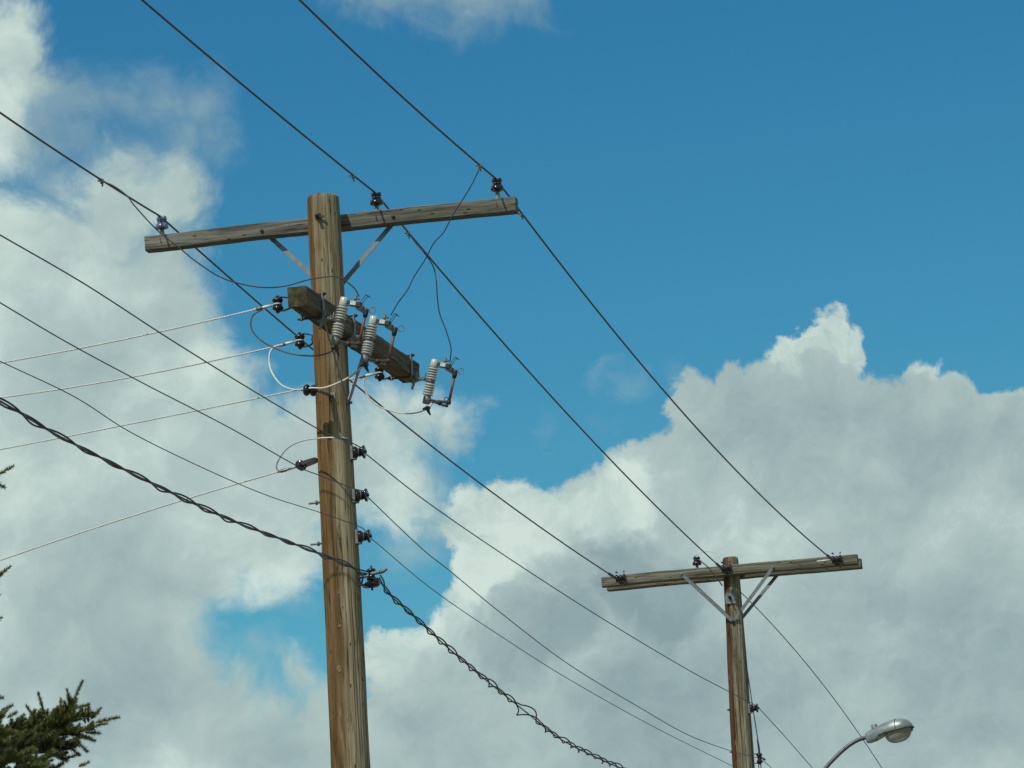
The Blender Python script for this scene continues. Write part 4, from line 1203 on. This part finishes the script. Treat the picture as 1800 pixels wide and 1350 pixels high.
# boughs that carry the spray out from the trunk
for k, (z0_, path_) in enumerate([(4.62, (-60, 1330, 20.3)), (4.5, (-80, 1380, 19.85)), (4.7, (-60, 1330, 19.85)), (4.45, (-40, 1400, 19.8)), (4.4, (-30, 1420, 20.0)), (4.75, (-60, 1300, 19.9)), (5.75, (-80, 870, 20.1)), (5.3, (-80, 1050, 20.1))]):
    e_ = tp(*path_)
    P = spline([np.array([0, 0, z0_]), np.array([e_[0] * .5, e_[1] * .5, (z0_ + e_[2]) / 2 - .06]), e_], 7)
    twig.tube(P, np.linspace(.018, .007, len(P)), 6)
    d_ = e_ - np.array([0, 0, z0_]); d_ /= np.linalg.norm(d_)
    sd = np.cross(d_, [0, 0, 1.])
    for q in np.linspace(.15, 1., 14):
        i = min(len(P) - 2, int(q * (len(P) - 1)))
        c_ = P[i] + (P[i + 1] - P[i]) * (q * (len(P) - 1) - i)
        for sg in (-1, 1):
            e = d_ * .7 + sg * sd * rng.uniform(.5, 1.) + np.array([0, 0, rng.uniform(-.1, .4)]); e /= np.linalg.norm(e)
            l2 = rng.uniform(.10, .22)
            shoot(c_, c_ + e * l2, 900, .021, .0035)
            for z2 in (.4, .7):
                e2 = e + rng.normal(size=3) * .5; e2 /= np.linalg.norm(e2)
                shoot(c_ + e * l2 * z2, c_ + e * l2 * z2 + e2 * l2 * .45, 900, .021, .0035)
# the rest of the crown, mostly outside the frame
for wi, z0_ in enumerate(np.arange(1.0, 9.25, .21)):
    nb = 11 if z0_ < 7 else 7
    for j in range(nb):
        z = z0_ + rng.uniform(-.1, .1)
        Rz = .36 * (9.6 - z)
        a0 = 2 * math.pi * (j + .37 * wi) / nb + rng.uniform(-.25, .25)
        L_ = Rz * rng.uniform(.75, 1.05)
        dxy = np.array([math.cos(a0), math.sin(a0), 0])
        if dxy[0] > .05 and z > 2.9: L_ = min(L_, 1.12 / dxy[0])     # boughs towards the view end before the frame; those in view are laid above
        b0_, b1_ = np.array([0, 0, z]), np.array([dxy[0] * L_, dxy[1] * L_, z - .10 * L_ + .12])
        midp = (b0_ + b1_) / 2 + np.array([0, 0, -.06 * L_])
        P = spline([b0_, midp, b1_], 7)
        twig.tube(P, np.linspace(.016, .004, len(P)), 5)
        for q in np.linspace(.12, 1., max(4, int(L_ / .085))):
            i = min(len(P) - 2, int(q * (len(P) - 1)))
            c_ = P[i] + (P[i + 1] - P[i]) * (q * (len(P) - 1) - i)
            sd = np.cross(dxy, [0, 0, 1.])
            for sg in (-1, 1):
                l2 = min(.34, .10 + .30 * (1 - q) * L_) * rng.uniform(.7, 1.2)
                e = dxy * .7 + sg * sd * rng.uniform(.5, 1.) + np.array([0, 0, rng.uniform(-.15, .25)]); e /= np.linalg.norm(e)
                shoot(c_, c_ + e * l2, 250, .022, .0085, up=.2)
                for z2 in (.4, .7):
                    e2 = e + rng.normal(size=3) * .5; e2 /= np.linalg.norm(e2)
                    shoot(c_ + e * l2 * z2, c_ + e * l2 * z2 + e2 * l2 * .45, 250, .022, .0085, up=.2)
NVa = np.concatenate(NV).astype(np.float32)
me = bpy.data.meshes.new('needles')
nf = len(NVa) // 3
me.vertices.add(len(NVa)); me.vertices.foreach_set('co', NVa.ravel())
me.loops.add(len(NVa)); me.loops.foreach_set('vertex_index', np.arange(len(NVa), dtype=np.int32))
me.polygons.add(nf); me.polygons.foreach_set('loop_start', np.arange(0, len(NVa), 3, dtype=np.int32))
me.update(calc_edges=True); me.validate()
cr = obj('crown', twig, 'twig', tree)
nd_ = obj('needles', me, 'needle', cr)
nd_['kind'] = 'stuff'
print('needles', nf, 'twig faces', len(twig.f))
